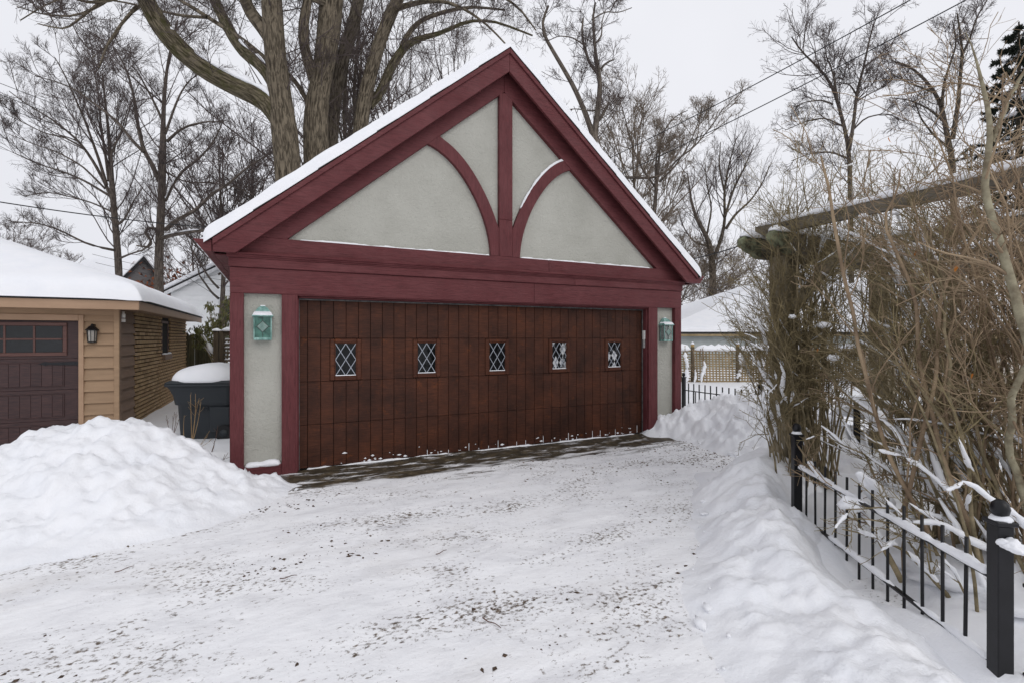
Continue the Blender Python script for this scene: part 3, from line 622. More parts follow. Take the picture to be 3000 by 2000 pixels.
# ------------------------------------------------------------------ copper lanterns
def copper_lantern(s, z, label, stained):
    o = empty('wall_lantern', (*loc(s, .086), z), ROT); tag(o, label, 'lantern', 'copper lanterns either side of the garage door')
    vm = MAT['verdigris']; w, dpt, h = .088, .12, .27
    box('back_plate', o, vm if stained else MAT['weatherstrip'], -w-.004, w+.004, -.012, 0, 0, h+.01, .002)
    for sx in (-1, 1): box('corner_post', o, vm, sx*w-.006, sx*w+.006, -dpt-.006, -dpt+.006, .03, h, .001); box('corner_post', o, vm, sx*w-.006, sx*w+.006, -.03, -.018, .03, h, .001)
    box('base', o, vm, -w-.006, w+.006, -dpt-.008, -.012, 0, .03, .004)
    pm = MAT['verd_pane'] if stained else MAT['clear']
    box('pane', o, pm, -w+.006, w-.006, -dpt-.001, -dpt+.002, .03, h, 0)
    for sx in (-1, 1): box('pane', o, MAT['verd_pane'] if stained else MAT['clear'], sx*w-.0015, sx*w+.0015, -dpt+.007, -.03, .03, h, 0)
    # raised diamond with its leads
    r1, r2 = .058, .062; cz = .155; v = []
    for rr, yy in ((1, 0), (1, -.004), (.72, -.008)):
        v += [(-r1*rr, -dpt-.002+yy, cz), (0, -dpt-.002+yy, cz-r2*rr), (r1*rr, -dpt-.002+yy, cz), (0, -dpt-.002+yy, cz+r2*rr)]
    f = [(i, (i+1) % 4, 4+(i+1) % 4, 4+i) for i in range(4)]+[(4+i, 4+(i+1) % 4, 8+(i+1) % 4, 8+i) for i in range(4)]+[(8, 9, 10, 11)]
    link('diamond', pymesh('diamond', v, f), MAT['bevel_pane'], o)
    dk = MAT['shingle']; pts = [(-r1, cz), (0, cz-r2), (r1, cz), (0, cz+r2)]
    for i in range(4): a, b = pts[i], pts[(i+1) % 4]; bar('lead', o, dk, (a[0]*1.05, -dpt-.004, cz+(a[1]-cz)*1.05), (b[0]*1.05, -dpt-.004, cz+(b[1]-cz)*1.05), .005, .005, 0)
    for a, b in (((0, cz+r2), (0, h)), ((0, .03), (0, cz-r2)), ((-w, cz), (-r1, cz)), ((r1, cz), (w, cz))): bar('lead', o, dk, (a[0], -dpt-.003, a[1]), (b[0], -dpt-.003, b[1]), .004, .004, 0)
    # pagoda cap: flared skirt then steep hood
    rings = [(w+.022, dpt+.026, h), (w+.022, dpt+.026, h+.011), (w-.002, dpt*.86, h+.05), (w*.55, dpt*.58, h+.105), (w*.32, dpt*.42, h+.118), (w*.28, dpt*.38, h+.124)]
    v = []; f = []
    for a, b, zz in rings: v += [(-a, -b, zz), (a, -b, zz), (a, .0, zz), (-a, .0, zz)]
    for k in range(len(rings)-1): f += [(k*4+i, k*4+(i+1) % 4, k*4+4+(i+1) % 4, k*4+4+i) for i in range(4)]
    f += [(3, 2, 1, 0), tuple(range(len(v)-4, len(v)))]; link('cap', pymesh('cap', v, f), vm, o)
    # snow lying on the cap skirt and crown
    v = []; f = []
    for a, b, zz in ((w+.018, dpt+.024, h+.011), (w+.012, dpt+.02, h+.024), (w+.0, dpt*.9+.012, h+.052), (w-.02, dpt*.8, h+.06)): v += [(-a, -b, zz), (a, -b, zz), (a, -.02, zz), (-a, -.02, zz)]
    for k in range(3): f += [(k*4+i, k*4+(i+1) % 4, k*4+4+(i+1) % 4, k*4+4+i) for i in (0, 1, 3)]
    f += [(12, 13, 14, 15)]; link('snow', pymesh('snow', v, f, True), MAT['snow'], o)
    box('snow', o, MAT['snow'], -w*.3, w*.3, -dpt*.4, -.01, h+.122, h+.136, .006)
    if not stained:
        bm = bmesh.new(); bmesh.ops.create_cone(bm, segments=10, radius1=.012, radius2=.012, depth=.1, cap_ends=True); bmesh.ops.translate(bm, vec=(0, -.06, .09), verts=bm.verts)
        me = bpy.data.meshes.new('candle_tube'); bm.to_mesh(me); bm.free(); link('candle_tube', me, MAT['plastic_white'], o)
        bm = bmesh.new(); bmesh.ops.create_uvsphere(bm, u_segments=10, v_segments=8, radius=.016); bmesh.ops.scale(bm, vec=(1, 1, 2.1), verts=bm.verts); bmesh.ops.translate(bm, vec=(0, -.06, .17), verts=bm.verts)
        me = bpy.data.meshes.new('bulb'); bm.to_mesh(me); bm.free(); link('bulb', me, MAT['lamp_glass'], o)
copper_lantern(-.377, 1.58, 'green copper lantern with stained panes on the left stucco strip', True)
copper_lantern(5.76, 1.55, 'green copper lantern with clear panes and bulb on the right stucco strip', False)

# ------------------------------------------------------------------ tan garage
TC = np.array([-6.13, 7.605]); G2 = empty('tan_garage', (TC[0], TC[1], -.12), ROT); G0 = .12
tag(G2, 'tan sided garage with snowy hip roof and walnut door at left', 'garage')
def B2(name, m, x0, x1, y0, y1, z0, z1, bev=.004): return box(name, G2, m, x0, x1, y0, y1, z0+G0, z1+G0, bev)
WT = 2.12; W2 = -7.2; D2 = 6.4; dl, dt_ = -.484, 1.865                  # wall top, far end, depth, door right edge, door head
# front cladding is cut round the door: sheathing right of the door and above it
B2('sheathing', MAT['mortar'], dl, -.02, .03, .08, -.12, WT); B2('sheathing', MAT['mortar'], W2, dl, .03, .08, dt_, WT)
zz = -.1; k = 0
while zz < WT:
    z1 = min(zz+.178, WT)
    for nm, x0, x1, m in (('clapboard', dl+.062, -.056, MAT['tan']),):
        v = [(x0, -.004, zz), (x1, -.004, zz), (x1, .032, z1+.012), (x0, .032, z1+.012), (x0, .034, zz), (x1, .034, zz), (x1, .034, z1), (x0, .034, z1)]
        v = [(a, b, c+G0) for a, b, c in v]
        link(nm, pymesh(nm, v, [(0, 1, 2, 3), (5, 4, 7, 6), (4, 5, 1, 0), (3, 2, 6, 7), (1, 5, 6, 2), (4, 0, 3, 7)]), m, G2)
    v = [(.004, .1, zz), (.004, 1.0, zz), (-.032, 1.0, z1+.012), (-.032, .1, z1+.012), (-.034, .1, zz), (-.034, 1.0, zz), (-.034, 1.0, z1), (-.034, .1, z1)]
    v = [(a, b, c+G0) for a, b, c in v]
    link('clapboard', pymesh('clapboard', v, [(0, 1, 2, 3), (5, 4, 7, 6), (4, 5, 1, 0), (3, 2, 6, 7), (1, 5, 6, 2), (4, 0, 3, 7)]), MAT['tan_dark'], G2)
    zz += .178; k += 1
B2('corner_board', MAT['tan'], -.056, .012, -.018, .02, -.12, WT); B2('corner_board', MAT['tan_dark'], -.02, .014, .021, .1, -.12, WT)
B2('door_casing', MAT['fascia_tan'], dl, dl+.062, -.014, .03, -.12, dt_+.09); B2('door_casing', MAT['fascia_tan'], W2, dl-.001, -.014, .03, dt_, dt_+.09)
B2('head_board', MAT['tan'], W2, -.057, .0, .03, dt_+.091, WT)
B2('side_sheathing', MAT['mortar'], -.1, -.035, .08, 1.02, -.12, WT, 0)
# door sections with raised carriage boards
sec = [(-.1, .37), (.372, .832), (.834, 1.3), (1.302, dt_)]
for z0, z1 in sec: pass
for si, (z0, z1) in enumerate(sec):
    p = B2('door_section', MAT['walnut'], W2, dl-.004, .062, .1, z0, z1, .004); pl = Vector(p.location)
    def sb(name, m, x0, x1, y0, y1, b0, b1, bev=.003): return box(name, p, m, x0-pl.x, x1-pl.x, y0-pl.y, y1-pl.y, b0+G0-pl.z, b1+G0-pl.z, bev)
    for xr in (dl-.2, dl-2.35):                                          # two panel bays
        xl = xr-1.95
        if si < 3:
            nb = 16; bw = (xr-xl)/nb
            for i in range(nb): sb('board', MAT['walnut'], xl+i*bw+.002, xl+(i+1)*bw-.002, .056, .063, z0+.06, z1-.07, .002)
            for a0, a1, b0, b1 in ((xl-.018, xr+.018, z1-.068, z1-.054), (xl-.018, xr+.018, z0+.044, z0+.058), (xr+.003, xr+.018, z0+.058, z1-.068), (xl-.018, xl-.003, z0+.058, z1-.068)): sb('panel_edge', MAT['walnut'], a0, a1, .052, .063, b0, b1, .003)
        else:
            a0, a1, b0, b1 = xl+.0, xr-.0, z0+.09, z1-.08
            for q in ((a0-.05, a1+.05, b1, b1+.05), (a0-.05, a1+.05, b0-.05, b0), (a1, a1+.05, b0, b1), (a0-.05, a0, b0, b1)): sb('window_frame', MAT['walnut_frame'], q[0], q[1], .042, .063, q[2], q[3], .005)
            nx = 6; cw = (a1-a0)/nx
            for i in range(nx):
                for j in range(2):
                    hh2 = (b1-b0)/2; sb('pane', MAT['pane_dark'], a0+i*cw+.006, a0+(i+1)*cw-.006, .056, .061, b0+j*hh2+.006, b0+(j+1)*hh2-.006, 0)
            for i in range(1, nx): sb('muntin', MAT['walnut_frame'], a0+i*cw-.013, a0+i*cw+.013, .046, .0625, b0, b1, .003)
            for i in range(nx): sb('muntin', MAT['walnut_frame'], a0+i*cw+.0135, a0+(i+1)*cw-.0135, .047, .0625, (b0+b1)/2-.012, (b0+b1)/2+.012, .003)
for zc in (1.225, .255):                                             # strap hinges with spear ends
    poly = [(dl-.01, zc-.028), (dl-.01, zc+.028), (dl-.36, zc+.018), (dl-.4, zc+.03), (dl-.44, zc+.012), (dl-.475, zc), (dl-.44, zc-.012), (dl-.4, zc-.03), (dl-.36, zc-.018)]
    h_ = prism('strap_hinge', G2, MAT['hinge'], [(a, b+G0) for a, b in poly], .044, .05, .001)
    for a in (dl-.06, dl-.2, dl-.4):
        q = box('bolt', h_, MAT['hinge'], a-.008, a+.008, .039, .045, zc-.008+G0, zc+.008+G0, .002)
# brick side wall
bw_, bh_, jn = .203, .0525, .0175; y0b = 1.01
wallb = B2('brick_wall', MAT['mortar'], -.13, -.03, y0b, D2, -.12, WT, 0); wl = Vector(wallb.location)
wy0, wy1, wz0, wz1 = 3.3, 4.0, 1.2, 1.98
bmesh_b = boxmesh(.09, bw_-.004, bh_, .003).copy(); bmesh_b.materials.append(MAT['brick']); half = boxmesh(.09, bw_/2-.004, bh_, .003).copy(); half.materials.append(MAT['brick'])
cands = []
for c in range(32):
    z = -.1+c*(bh_+jn)+bh_/2
    if z+bh_/2 > WT: break
    y = y0b+(bw_/2 if c % 2 else 0)
    if c % 2: cands.append((y0b+bw_/4, z, half))
    while y+bw_ < D2: 
        if not (y+bw_ > wy0 and y < wy1 and z+bh_ > wz0 and z-bh_ < wz1): cands.append((y+bw_/2, z, bmesh_b))
        y += bw_
cands.sort(key=lambda t: t[0]); far = []
for i, (y, z, me) in enumerate(cands):
    if i < 300: link('brick', me, None, wallb, (-.048-wl.x+.003*random.random(), y-wl.y, z+G0-wl.z))
    else: far.append((y, z))
V = []; Q = []
for y, z in far:
    b0 = len(V); x0, x1 = -.1, -.003+.003*random.random()
    V += [(x, y+sy*(bw_/2-.002), z+sz*bh_/2) for x in (x0, x1) for sy in (-1, 1) for sz in (-1, 1)]
    Q += [(b0+4, b0+6, b0+7, b0+5), (b0+0, b0+4, b0+5, b0+1), (b0+2, b0+3, b0+7, b0+6), (b0+1, b0+5, b0+7, b0+3), (b0+0, b0+2, b0+6, b0+4)]
V = np.array(V)-np.array([wl.x, wl.y, wl.z-G0]); tag(link('brick', npmesh('brick', V, Q, False), MAT['brick_far'], wallb), kind='stuff')
B2('side_window', MAT['pane_dark'], -.09, -.06, wy0, wy1, wz0+.06, wz1, 0)
for a, b, c, d in ((wy0, wy0+.05, wz0+.06, wz1), (wy1-.05, wy1, wz0+.06, wz1), (wy0+.05, wy1-.05, wz1-.05, wz1)): B2('window_frame', MAT['walnut_frame'], -.06, -.02, a, b, c, d, .003)
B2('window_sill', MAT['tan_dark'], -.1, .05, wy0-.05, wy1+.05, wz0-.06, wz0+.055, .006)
snow_strip('snow', G2, [(.01, wy0-.04, wz0+.055+G0), (.01, wy1+.04, wz0+.055+G0)], .07, .04, seed=3)
# hip roof: soffit, fascia, drip edge, snow
OV = .324; ex, ey = OV, -OV; FB_, FT = 2.03, 2.2
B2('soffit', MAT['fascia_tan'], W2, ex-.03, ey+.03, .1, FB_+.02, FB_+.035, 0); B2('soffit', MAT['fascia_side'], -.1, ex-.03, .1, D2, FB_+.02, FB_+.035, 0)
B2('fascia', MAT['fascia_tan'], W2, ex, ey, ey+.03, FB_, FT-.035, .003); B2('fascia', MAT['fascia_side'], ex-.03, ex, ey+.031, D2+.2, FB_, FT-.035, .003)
B2('drip_edge', MAT['roof_edge'], W2, ex+.02, ey-.02, ey+.03, FT-.034, FT+.01, .003); B2('drip_edge', MAT['roof_edge'], ex-.03, ex+.02, ey+.031, D2+.22, FT-.034, FT+.01, .003)
pitch = .37; half_d = (D2+.2-ey)/2
def roof_z(x, y): return FT+pitch*np.minimum(np.minimum(ex-x, y-ey), D2+.2-y)
xs = np.linspace(W2, ex+.05, 110); ys = np.linspace(ey-.05, D2+.25, 110); xs = np.r_[xs[:-1][xs[:-1] < ex-.4], np.linspace(ex-.4, ex+.05, 24)]; ys = np.r_[np.linspace(ey-.05, ey+.4, 24), ys[ys > ey+.42]]
X, Y = np.meshgrid(xs, ys); de = np.minimum(np.minimum(ex+.05-X, Y-ey+.05), D2+.25-Y)
rr = roof_z(X, Y); kk = 6.; a1, a2 = (ex-X), (Y-ey); sm = -np.log(np.exp(-kk*a1)+np.exp(-kk*a2)+np.exp(-kk*(D2+.2-Y)))/kk
th = .25*(1-np.exp(-np.maximum(de, 0)/.07))+.02*fbm(X*1.3, Y*1.3, 77, 3)*np.clip(de/.3, 0, 1)
Zr = FT+.005+pitch*np.maximum(sm, -.1)+th+G0+.06*np.clip(de/.5, 0, 1)*0
link('roof_snow', npmesh('roof_snow', np.c_[X.ravel(), Y.ravel(), Zr.ravel()], gridq(len(ys), len(xs))), MAT['snow'], G2)
box('back_wall', G2, MAT['tan'], W2, -.14, D2-.1, D2, 0, WT+G0, 0)
# coach lamp on the tan wall
LP = px(283, 972, 7.55); CL = empty('coach_lamp', (LP[0], LP[1]-.06, LP[2]-.16), ROT); tag(CL, 'small black coach lamp on the tan siding beside walnut door', 'lantern')
bk = MAT['black_metal']
box('mount', CL, bk, .01, .07, .0, .05, .19, .29, .006); bar('arm', CL, bk, (.04, .03, .25), (0, -.06, .27), .02, .02)
def lathe(name, par, m, prof, seg=12, at=(0, 0, 0), smooth=True):
    v = []; f = []
    for r, z in prof: v += [(r*math.cos(2*math.pi*k/seg)+at[0], r*math.sin(2*math.pi*k/seg)+at[1], z+at[2]) for k in range(seg)]
    for i in range(len(prof)-1): f += [(i*seg+k, i*seg+(k+1) % seg, (i+1)*seg+(k+1) % seg, (i+1)*seg+k) for k in range(seg)]
    f += [tuple(range(seg))[::-1], tuple(range(len(v)-seg, len(v)))]
    return link(name, pymesh(name, v, f, smooth), m, par)
lathe('hood', CL, bk, [(.088, .175), (.088, .187), (.06, .215), (.045, .235), (.02, .25), (.014, .268), (.006, .28)], 8, (0, -.06, 0), False)
lathe('lamp_glass', CL, MAT['lamp_glass'], [(.048, .012), (.058, .175)], 8, (0, -.06, 0), False)
for k in range(8): a = 2*math.pi*k/8; bar('rib', CL, bk, (.052*math.cos(a), -.06+.052*math.sin(a), .01), (.062*math.cos(a), -.06+.062*math.sin(a), .176), .007, .007, 0)
lathe('lamp_base', CL, bk, [(.02, -.012), (.056, -.002), (.056, .012)], 8, (0, -.06, 0), False)
# white flood fixture under the eave
fp = px(361, 930, 7.75); FL = empty('eave_light', tuple(fp), ROT); tag(FL, 'small white bare lamp holder under the tan garage eave', 'lamp')
lathe('socket', FL, MAT['plastic_white'], [(.028, -.01), (.03, .05), (.018, .06), (.018, .09)], 10); box('sensor', FL, MAT['plastic_white'], -.028, .028, -.028, .02, -.075, -.02, .006); lathe('neck', FL, MAT['plastic_grey'], [(.008, -.03), (.008, 0)], 8)

# ------------------------------------------------------------------ trash cart
CT = empty('trash_cart', (-4.55, 7.45, .1), math.radians(6)); tag(CT, 'charcoal wheeled trash cart with a dome of snow between the garages', 'trash cart')
def loft(name, par, m, rings, smooth=True, cap=True):
    v = []; f = []; n_ = len(rings[0])
    for r in rings: v += r
    for i in range(len(rings)-1): f += [(i*n_+k, i*n_+(k+1) % n_, (i+1)*n_+(k+1) % n_, (i+1)*n_+k) for k in range(n_)]
    if cap: f += [tuple(range(n_))[::-1], tuple(range(len(v)-n_, len(v)))]
    return link(name, pymesh(name, v, f, smooth), m, par)
def rrect(x0, x1, y0, y1, z, r=.09, k=5):
    out = []
    for cx, cy, a0 in ((x1-r, y1-r, 0), (x0+r, y1-r, 90), (x0+r, y0+r, 180), (x1-r, y0+r, 270)):
        for i in range(k+1): a = math.radians(a0+90*i/k); out.append((cx+r*math.cos(a), cy+r*math.sin(a), z))
    return out
prof = [(-.36, .3, .26, 0), (-.37, .33, .265, .02), (-.385, .36, .28, .3), (-.395, .375, .29, .52), (-.425, .385, .31, .535), (-.43, .385, .315, .57), (-.445, .39, .32, .66), (-.49, .4, .335, .76), (-.515, .41, .34, .79), (-.52, .415, .345, .8)]
body = loft('body', CT, MAT['cart'], [rrect(a, b, -c, c, z) for a, b, c, z in prof])
loft('rim', CT, MAT['cart'], [rrect(-.535, .43, -.36, .36, .8), rrect(-.545, .44, -.368, .368, .81), rrect(-.545, .44, -.368, .368, .83), rrect(-.535, .43, -.36, .36, .84)])
loft('lid', CT, MAT['cart'], [rrect(-.54, .46, -.362, .362, .841), rrect(-.54, .46, -.362, .362, .858), rrect(-.5, .42, -.32, .32, .885)])
box('side_panel', CT, MAT['cart'], .08, .36, -.305, -.27, .12, .5, .012)
bar('handle', CT, MAT['cart'], (.5, -.28, .82), (.5, .28, .82), .03, .03); 
for sy in (-1, 1): bar('handle_arm', CT, MAT['cart'], (.42, sy*.27, .8), (.5, sy*.27, .82), .03, .03)
def wheel(x, y):
    bm = bmesh.new(); bmesh.ops.create_cone(bm, segments=24, radius1=.125, radius2=.125, depth=.06, cap_ends=True); bmesh.ops.rotate(bm, cent=(0, 0, 0), matrix=Matrix.Rotation(math.pi/2, 3, 'X'), verts=bm.verts)
    bmesh.ops.bevel(bm, geom=[e for e in bm.edges if abs(e.verts[0].co.y-e.verts[1].co.y) < .01], offset=.012, segments=2, affect='EDGES')
    me = bpy.data.meshes.new('wheel'); bm.to_mesh(me); bm.free(); w = link('wheel', me, MAT['rubber'], CT, (x, y, .115))
    q = lathe('hub', w, MAT['cart'], [(.07, -.034), (.06, .034)], 12); q.rotation_euler = (math.pi/2, 0, 0)
wheel(.3, -.32); wheel(.3, .32)
na, nr = 40, 14; rows = []
for i in range(nr+1):
    t = i/nr; ring = []
    for k in range(na):
        a = 2*math.pi*k/na; ca, sa = math.cos(a), math.sin(a); e = .82; r = math.cos(t*math.pi/2)**.92
        x = -.045+.5*math.copysign(abs(ca)**e, ca)*r; y = .37*math.copysign(abs(sa)**e, sa)*r
        ring.append((x, y,   .862+(.27+.05*x)*math.sin(t*math.pi/2)**.9+.03*float(fbm(x*4, y*4, 3, 3))*math.sin(t*math.pi/2)))
    rows.append(ring)
loft('snow', CT, MAT['snow'], rows)
tcu = bpy.data.curves.new('lettering', 'FONT'); tcu.body = 'TOTER'; tcu.size = .085; tcu.extrude = .003; tcu.align_x = 'CENTER'
to = bpy.data.objects.new('t', tcu); COL.objects.link(to); me = bpy.data.meshes.new_from_object(to.evaluated_get(bpy.context.evaluated_depsgraph_get())); bpy.data.objects.remove(to)
link('lettering', me, MAT['cart'], CT, (-.06, -.302, .44), (math.pi/2+.05, 0, 0))

# ------------------------------------------------------------------ branch and tube machinery
def unit(a): return a/(np.linalg.norm(a, axis=-1, keepdims=True)+1e-9)
def tubes(P, R, S):
    M, K = R.shape; T = unit(np.gradient(P, axis=1)); ref = np.zeros_like(T); ref[..., 1] = 1; bad = np.abs(T[..., 1]) > .92; ref[bad] = (1, 0, 0)
    A = unit(ref-(ref*T).sum(-1, keepdims=True)*T); B = np.cross(T, A); an = 2*np.pi*np.arange(S)/S
    V = P[:, :, None]+R[:, :, None, None]*(np.cos(an)[None, None, :, None]*A[:, :, None]+np.sin(an)[None, None, :, None]*B[:, :, None])
    base = (np.arange(M)*K*S)[:, None, None]; i = np.arange(K-1)[None, :, None]*S; k = np.arange(S)[None, None]; k2 = (k+1) % S
    Q = np.stack([base+i+k, base+i+k2, base+i+S+k2, base+i+S+k], -1).reshape(-1, 4)
    return V.reshape(-1, 3), Q
def tubeuv(P, R, S):
    V, Q = tubes(P, R, S); M, K = R.shape; L = np.concatenate([np.zeros((M, 1)), np.cumsum(np.linalg.norm(np.diff(P, axis=1), axis=2), axis=1)], 1)
    c = 2*np.pi*R.mean(1); u = np.abs((np.arange(S)/S)*2-1)[None, None]*c[:, None, None]*.5+np.arange(M)[:, None, None]*3.7
    uv = np.stack(np.broadcast_arrays(u, L[:, :, None]), -1).reshape(-1, 2); return V, Q, uv
def join(parts):
    V = []; Q = []; o = 0
    for v, q in parts: V.append(v); Q.append(q+o); o += len(v)
    return np.vstack(V), np.vstack(Q)
def children(P, R, n, rg, ang=(30, 60), lr=(.4, .7), tmin=.25, K=6, wig=.16, up=.08, rr=.62, rmin=.003, taper=.35, flat=0, thick=.04, lcap=None, lmin=0, texp=.6):
    M, Kp = R.shape; Lp = np.linalg.norm(np.diff(P, axis=1), axis=2).sum(1)
    cnt = np.full(M, n, int) if np.isscalar(n) else np.asarray(n, int); idx = np.repeat(np.arange(M), cnt); m = len(idx)
    if m == 0: return np.zeros((0, K, 3)), np.zeros((0, K))
    t = tmin+(.99-tmin)*rg.random(m); f = t*(Kp-1); i = np.minimum(f.astype(int), Kp-2); w = (f-i)[:, None]
    pos = P[idx, i]*(1-w)+P[idx, i+1]*w; tan = unit(P[idx, i+1]-P[idx, i]); r0 = (R[idx, i]*(1-w[:, 0])+R[idx, i+1]*w[:, 0])*rr
    rnd = rg.standard_normal((m, 3)); rnd[:, 2] += .25; pe = unit(rnd-(rnd*tan).sum(1, keepdims=True)*tan); a = np.radians(rg.uniform(*ang, m))[:, None]
    d = unit(np.cos(a)*tan+np.sin(a)*pe); L = Lp[idx]*rg.uniform(*lr, m)*(1.12-texp*t)
    if lcap: L = np.minimum(L, lcap*rg.uniform(.6, 1.1, m))
    L = np.maximum(L, lmin)
    pts = [pos]; stp = (L/(K-1))[:, None]
    for _ in range(K-1):
        d = d+wig*rg.standard_normal((m, 3)); d[:, 2] += up; d = unit(d); pts.append(pts[-1]+d*stp)
    prof = np.linspace(1, taper, K)[None]; Rc = np.maximum(np.minimum(r0, L*thick)[:, None]*prof, rmin); return np.stack(pts, 1), Rc
def resample(pts, rad, K=16):
    p = np.array(pts, float); r = np.array(rad, float); cu = np.r_[0, np.cumsum(np.linalg.norm(np.diff(p, axis=0), axis=1))]; t = np.linspace(0, cu[-1], K*4)
    q = np.stack([np.interp(t, cu, p[:, k]) for k in range(3)], 1); rq = np.interp(t, cu, r)
    for _ in range(3):
        q[1:-1] = (q[:-2]+2*q[1:-1]+q[2:])/4; q[2:-2] = (q[:-4]+q[1:-3]+q[2:-2]+q[3:-1]+q[4:])/5
    s = np.linspace(0, K*4-1, K).round().astype(int); return q[s], rq[s]
def limb(spec, Z, K=16):                                             # (pixel x, pixel y, pixel width[, depth offset])
    P = []; R = []
    for e in spec:
        z = Z+(e[3] if len(e) > 3 else 0); P.append(px(e[0], e[1], z)); R.append(e[2]*(.5 if Z < 16 else .42)*z/F)
    return resample(P, R, K)
def r1(pts, dx=0, w0=10, w1=4, dz=0.):                                # limb read from the top left enlargement
    n_ = len(pts); return [(x*.4464, y*.4464, (w0+(w1-w0)*i/(n_-1))*.4464, dz*i/(n_-1)) for i, (x, y) in enumerate(pts)]
def r4(pts, w0, w1, dz=0.): n_ = len(pts); return [(1300+x*.5102, 100+y*.5102, (w0+(w1-w0)*i/(n_-1))*.5102, dz*i/(n_-1)) for i, (x, y) in enumerate(pts)]
def r3(pts, w0, w1, dz=0.): n_ = len(pts); return [(550+x*.5102, 100+y*.5102, (w0+(w1-w0)*i/(n_-1))*.5102, dz*i/(n_-1)) for i, (x, y) in enumerate(pts)]
def r7(pts, w0, w1, dz=0.): n_ = len(pts); return [(2000+x*.6378, y*.6378, (w0+(w1-w0)*i/(n_-1))*.6378, dz*i/(n_-1)) for i, (x, y) in enumerate(pts)]
def snow_on(P, R, rg, n, name, par, rmul=.9, size=None, seglen=(3, 6), lift=.6, maxslope=.8, zmax=None):
    """separate snow pads lying on the upper side of branches: one joined part"""
    M, K = R.shape; out = []; tries = 0
    Ps = []; Rs = []
    while len(Ps) < n and tries < n*12:
        tries += 1; m = rg.integers(M); L = rg.integers(*seglen); i = rg.integers(0, max(1, K-L)); q = P[m, i:i+L]
        if len(q) < 3: continue
        t = unit(q[-1]-q[0])
        if abs(t[2]) > maxslope or (zmax and q[:, 2].max() > zmax): continue
        cu = np.linspace(0, len(q)-1, 9); qq = np.stack([np.interp(cu, np.arange(len(q)), q[:, k]) for k in range(3)], 1); rr_ = np.interp(cu, np.arange(len(q)), R[m, i:i+L])
        s = rr_*rmul+(size if size else 0)*rg.uniform(.4, 1.3); env = np.sin(np.linspace(.12, np.pi-.12, 9))**.5*(1+.25*rg.standard_normal(9)).clip(.5, 1.5)
        qq[:, 2] += rr_*.5+s*lift*.9; Ps.append(qq); Rs.append(s*env)
    if not Ps: return
    V, Q = tubes(np.array(Ps), np.array(Rs), 6); tag(link(name, npmesh(name, V, Q), MAT['snow'], par), kind='stuff')
def add_tree(label, limbs, barkm, twigm, seed, lev=((7, (35, 65), (.35, .65)), (6, (30, 60), (.35, .6)), (5, (30, 60), (.4, .6))), rmin=(.012, .007, .005), cat='tree', snow=None, group=None, name='bare_tree', up=(.1, .06, .04), wig=.1, cap=None, tm=.3, S0=10, per_len=None, lmin=(.6, .4, .25, .18)):
    """limbs: list of (P,R); first one is the trunk"""
    rg = np.random.default_rng(seed); base = limbs[0][0][0]; o = empty(name, tuple(base)); tag(o, label, cat, group); off = base[None]
    parts = []
    for j, (P, R) in enumerate(limbs):
        V, Q, uv = tubeuv(P[None], R[None], S0 if j < 4 else 7)
        nmn = 'trunk' if j == 0 else 'limb'; m = barkm[j] if isinstance(barkm, dict) and j in barkm else (barkm[0] if isinstance(barkm, dict) else barkm)
        link(nmn, npmesh(nmn, V-off, Q, True, uv), m, o)
    LP_ = [np.stack([resample(P, R, 16)[0] for P, R in limbs]), np.stack([resample(P, R, 16)[1] for P, R in limbs])]
    P, R = LP_; acc = []
    for k, (n_, an, lr) in enumerate(lev):
        nn = n_
        if k == 0:
            L = np.linalg.norm(np.diff(P, axis=1), axis=2).sum(1); nn = np.maximum(2, (n_*L/L.mean())).astype(int)
        P2, R2 = children(P, R, nn, rg, an, lr, tm if k == 0 else .15, (7, 5, 3, 3)[k], wig, up[min(k, len(up)-1)], .6, rmin[min(k, len(rmin)-1)], .45, thick=(.0105, .009, .009, .009)[k], lcap=cap[k] if cap else None, lmin=lmin[min(k, len(lmin)-1)])
        acc.append(tubes(P2, R2, 4 if k == 0 else 3)); P, R = P2, R2
    V, Q = join(acc); link('crown', npmesh('crown', V-off, Q), twigm, o)
    return o
def auto_limbs(base, h, spread, nl, rg, r0=.18, lean=(0, 0), kind='vase', t0=.25):
    base = np.array(base, float); tp = base+np.array([lean[0], lean[1], h]); k = 9
    tr = np.stack([base+(tp-base)*t+np.array([.04*h*math.sin(3*t+lean[0]), .03*h*math.cos(2.5*t), 0])*t*(1-t)*2 for t in np.linspace(0, 1, k)])
    out = [resample(tr, np.linspace(r0, .02, k), 16)]
    for i in range(nl):
        t = t0+(.9-t0)*(i+.5*rg.random())/nl; p0 = base+(tp-base)*t; az = i*2.4+rg.uniform(-.5, .5); L = spread*(1.15-.7*t)*rg.uniform(.75, 1.15)
        d = np.array([math.cos(az), math.sin(az), 0]); rise = (1.1 if kind == 'vase' else .45)*L*rg.uniform(.8, 1.3)
        pts = [p0+d*L*a+np.array([0, 0, rise*a**(1.25 if kind == 'vase' else .8)])+.05*L*rg.standard_normal(3)*a for a in np.linspace(0, 1, 6)]
        out.append(resample(pts, np.linspace(r0*.5*(1.1-t), .015, 6), 16))
    return out

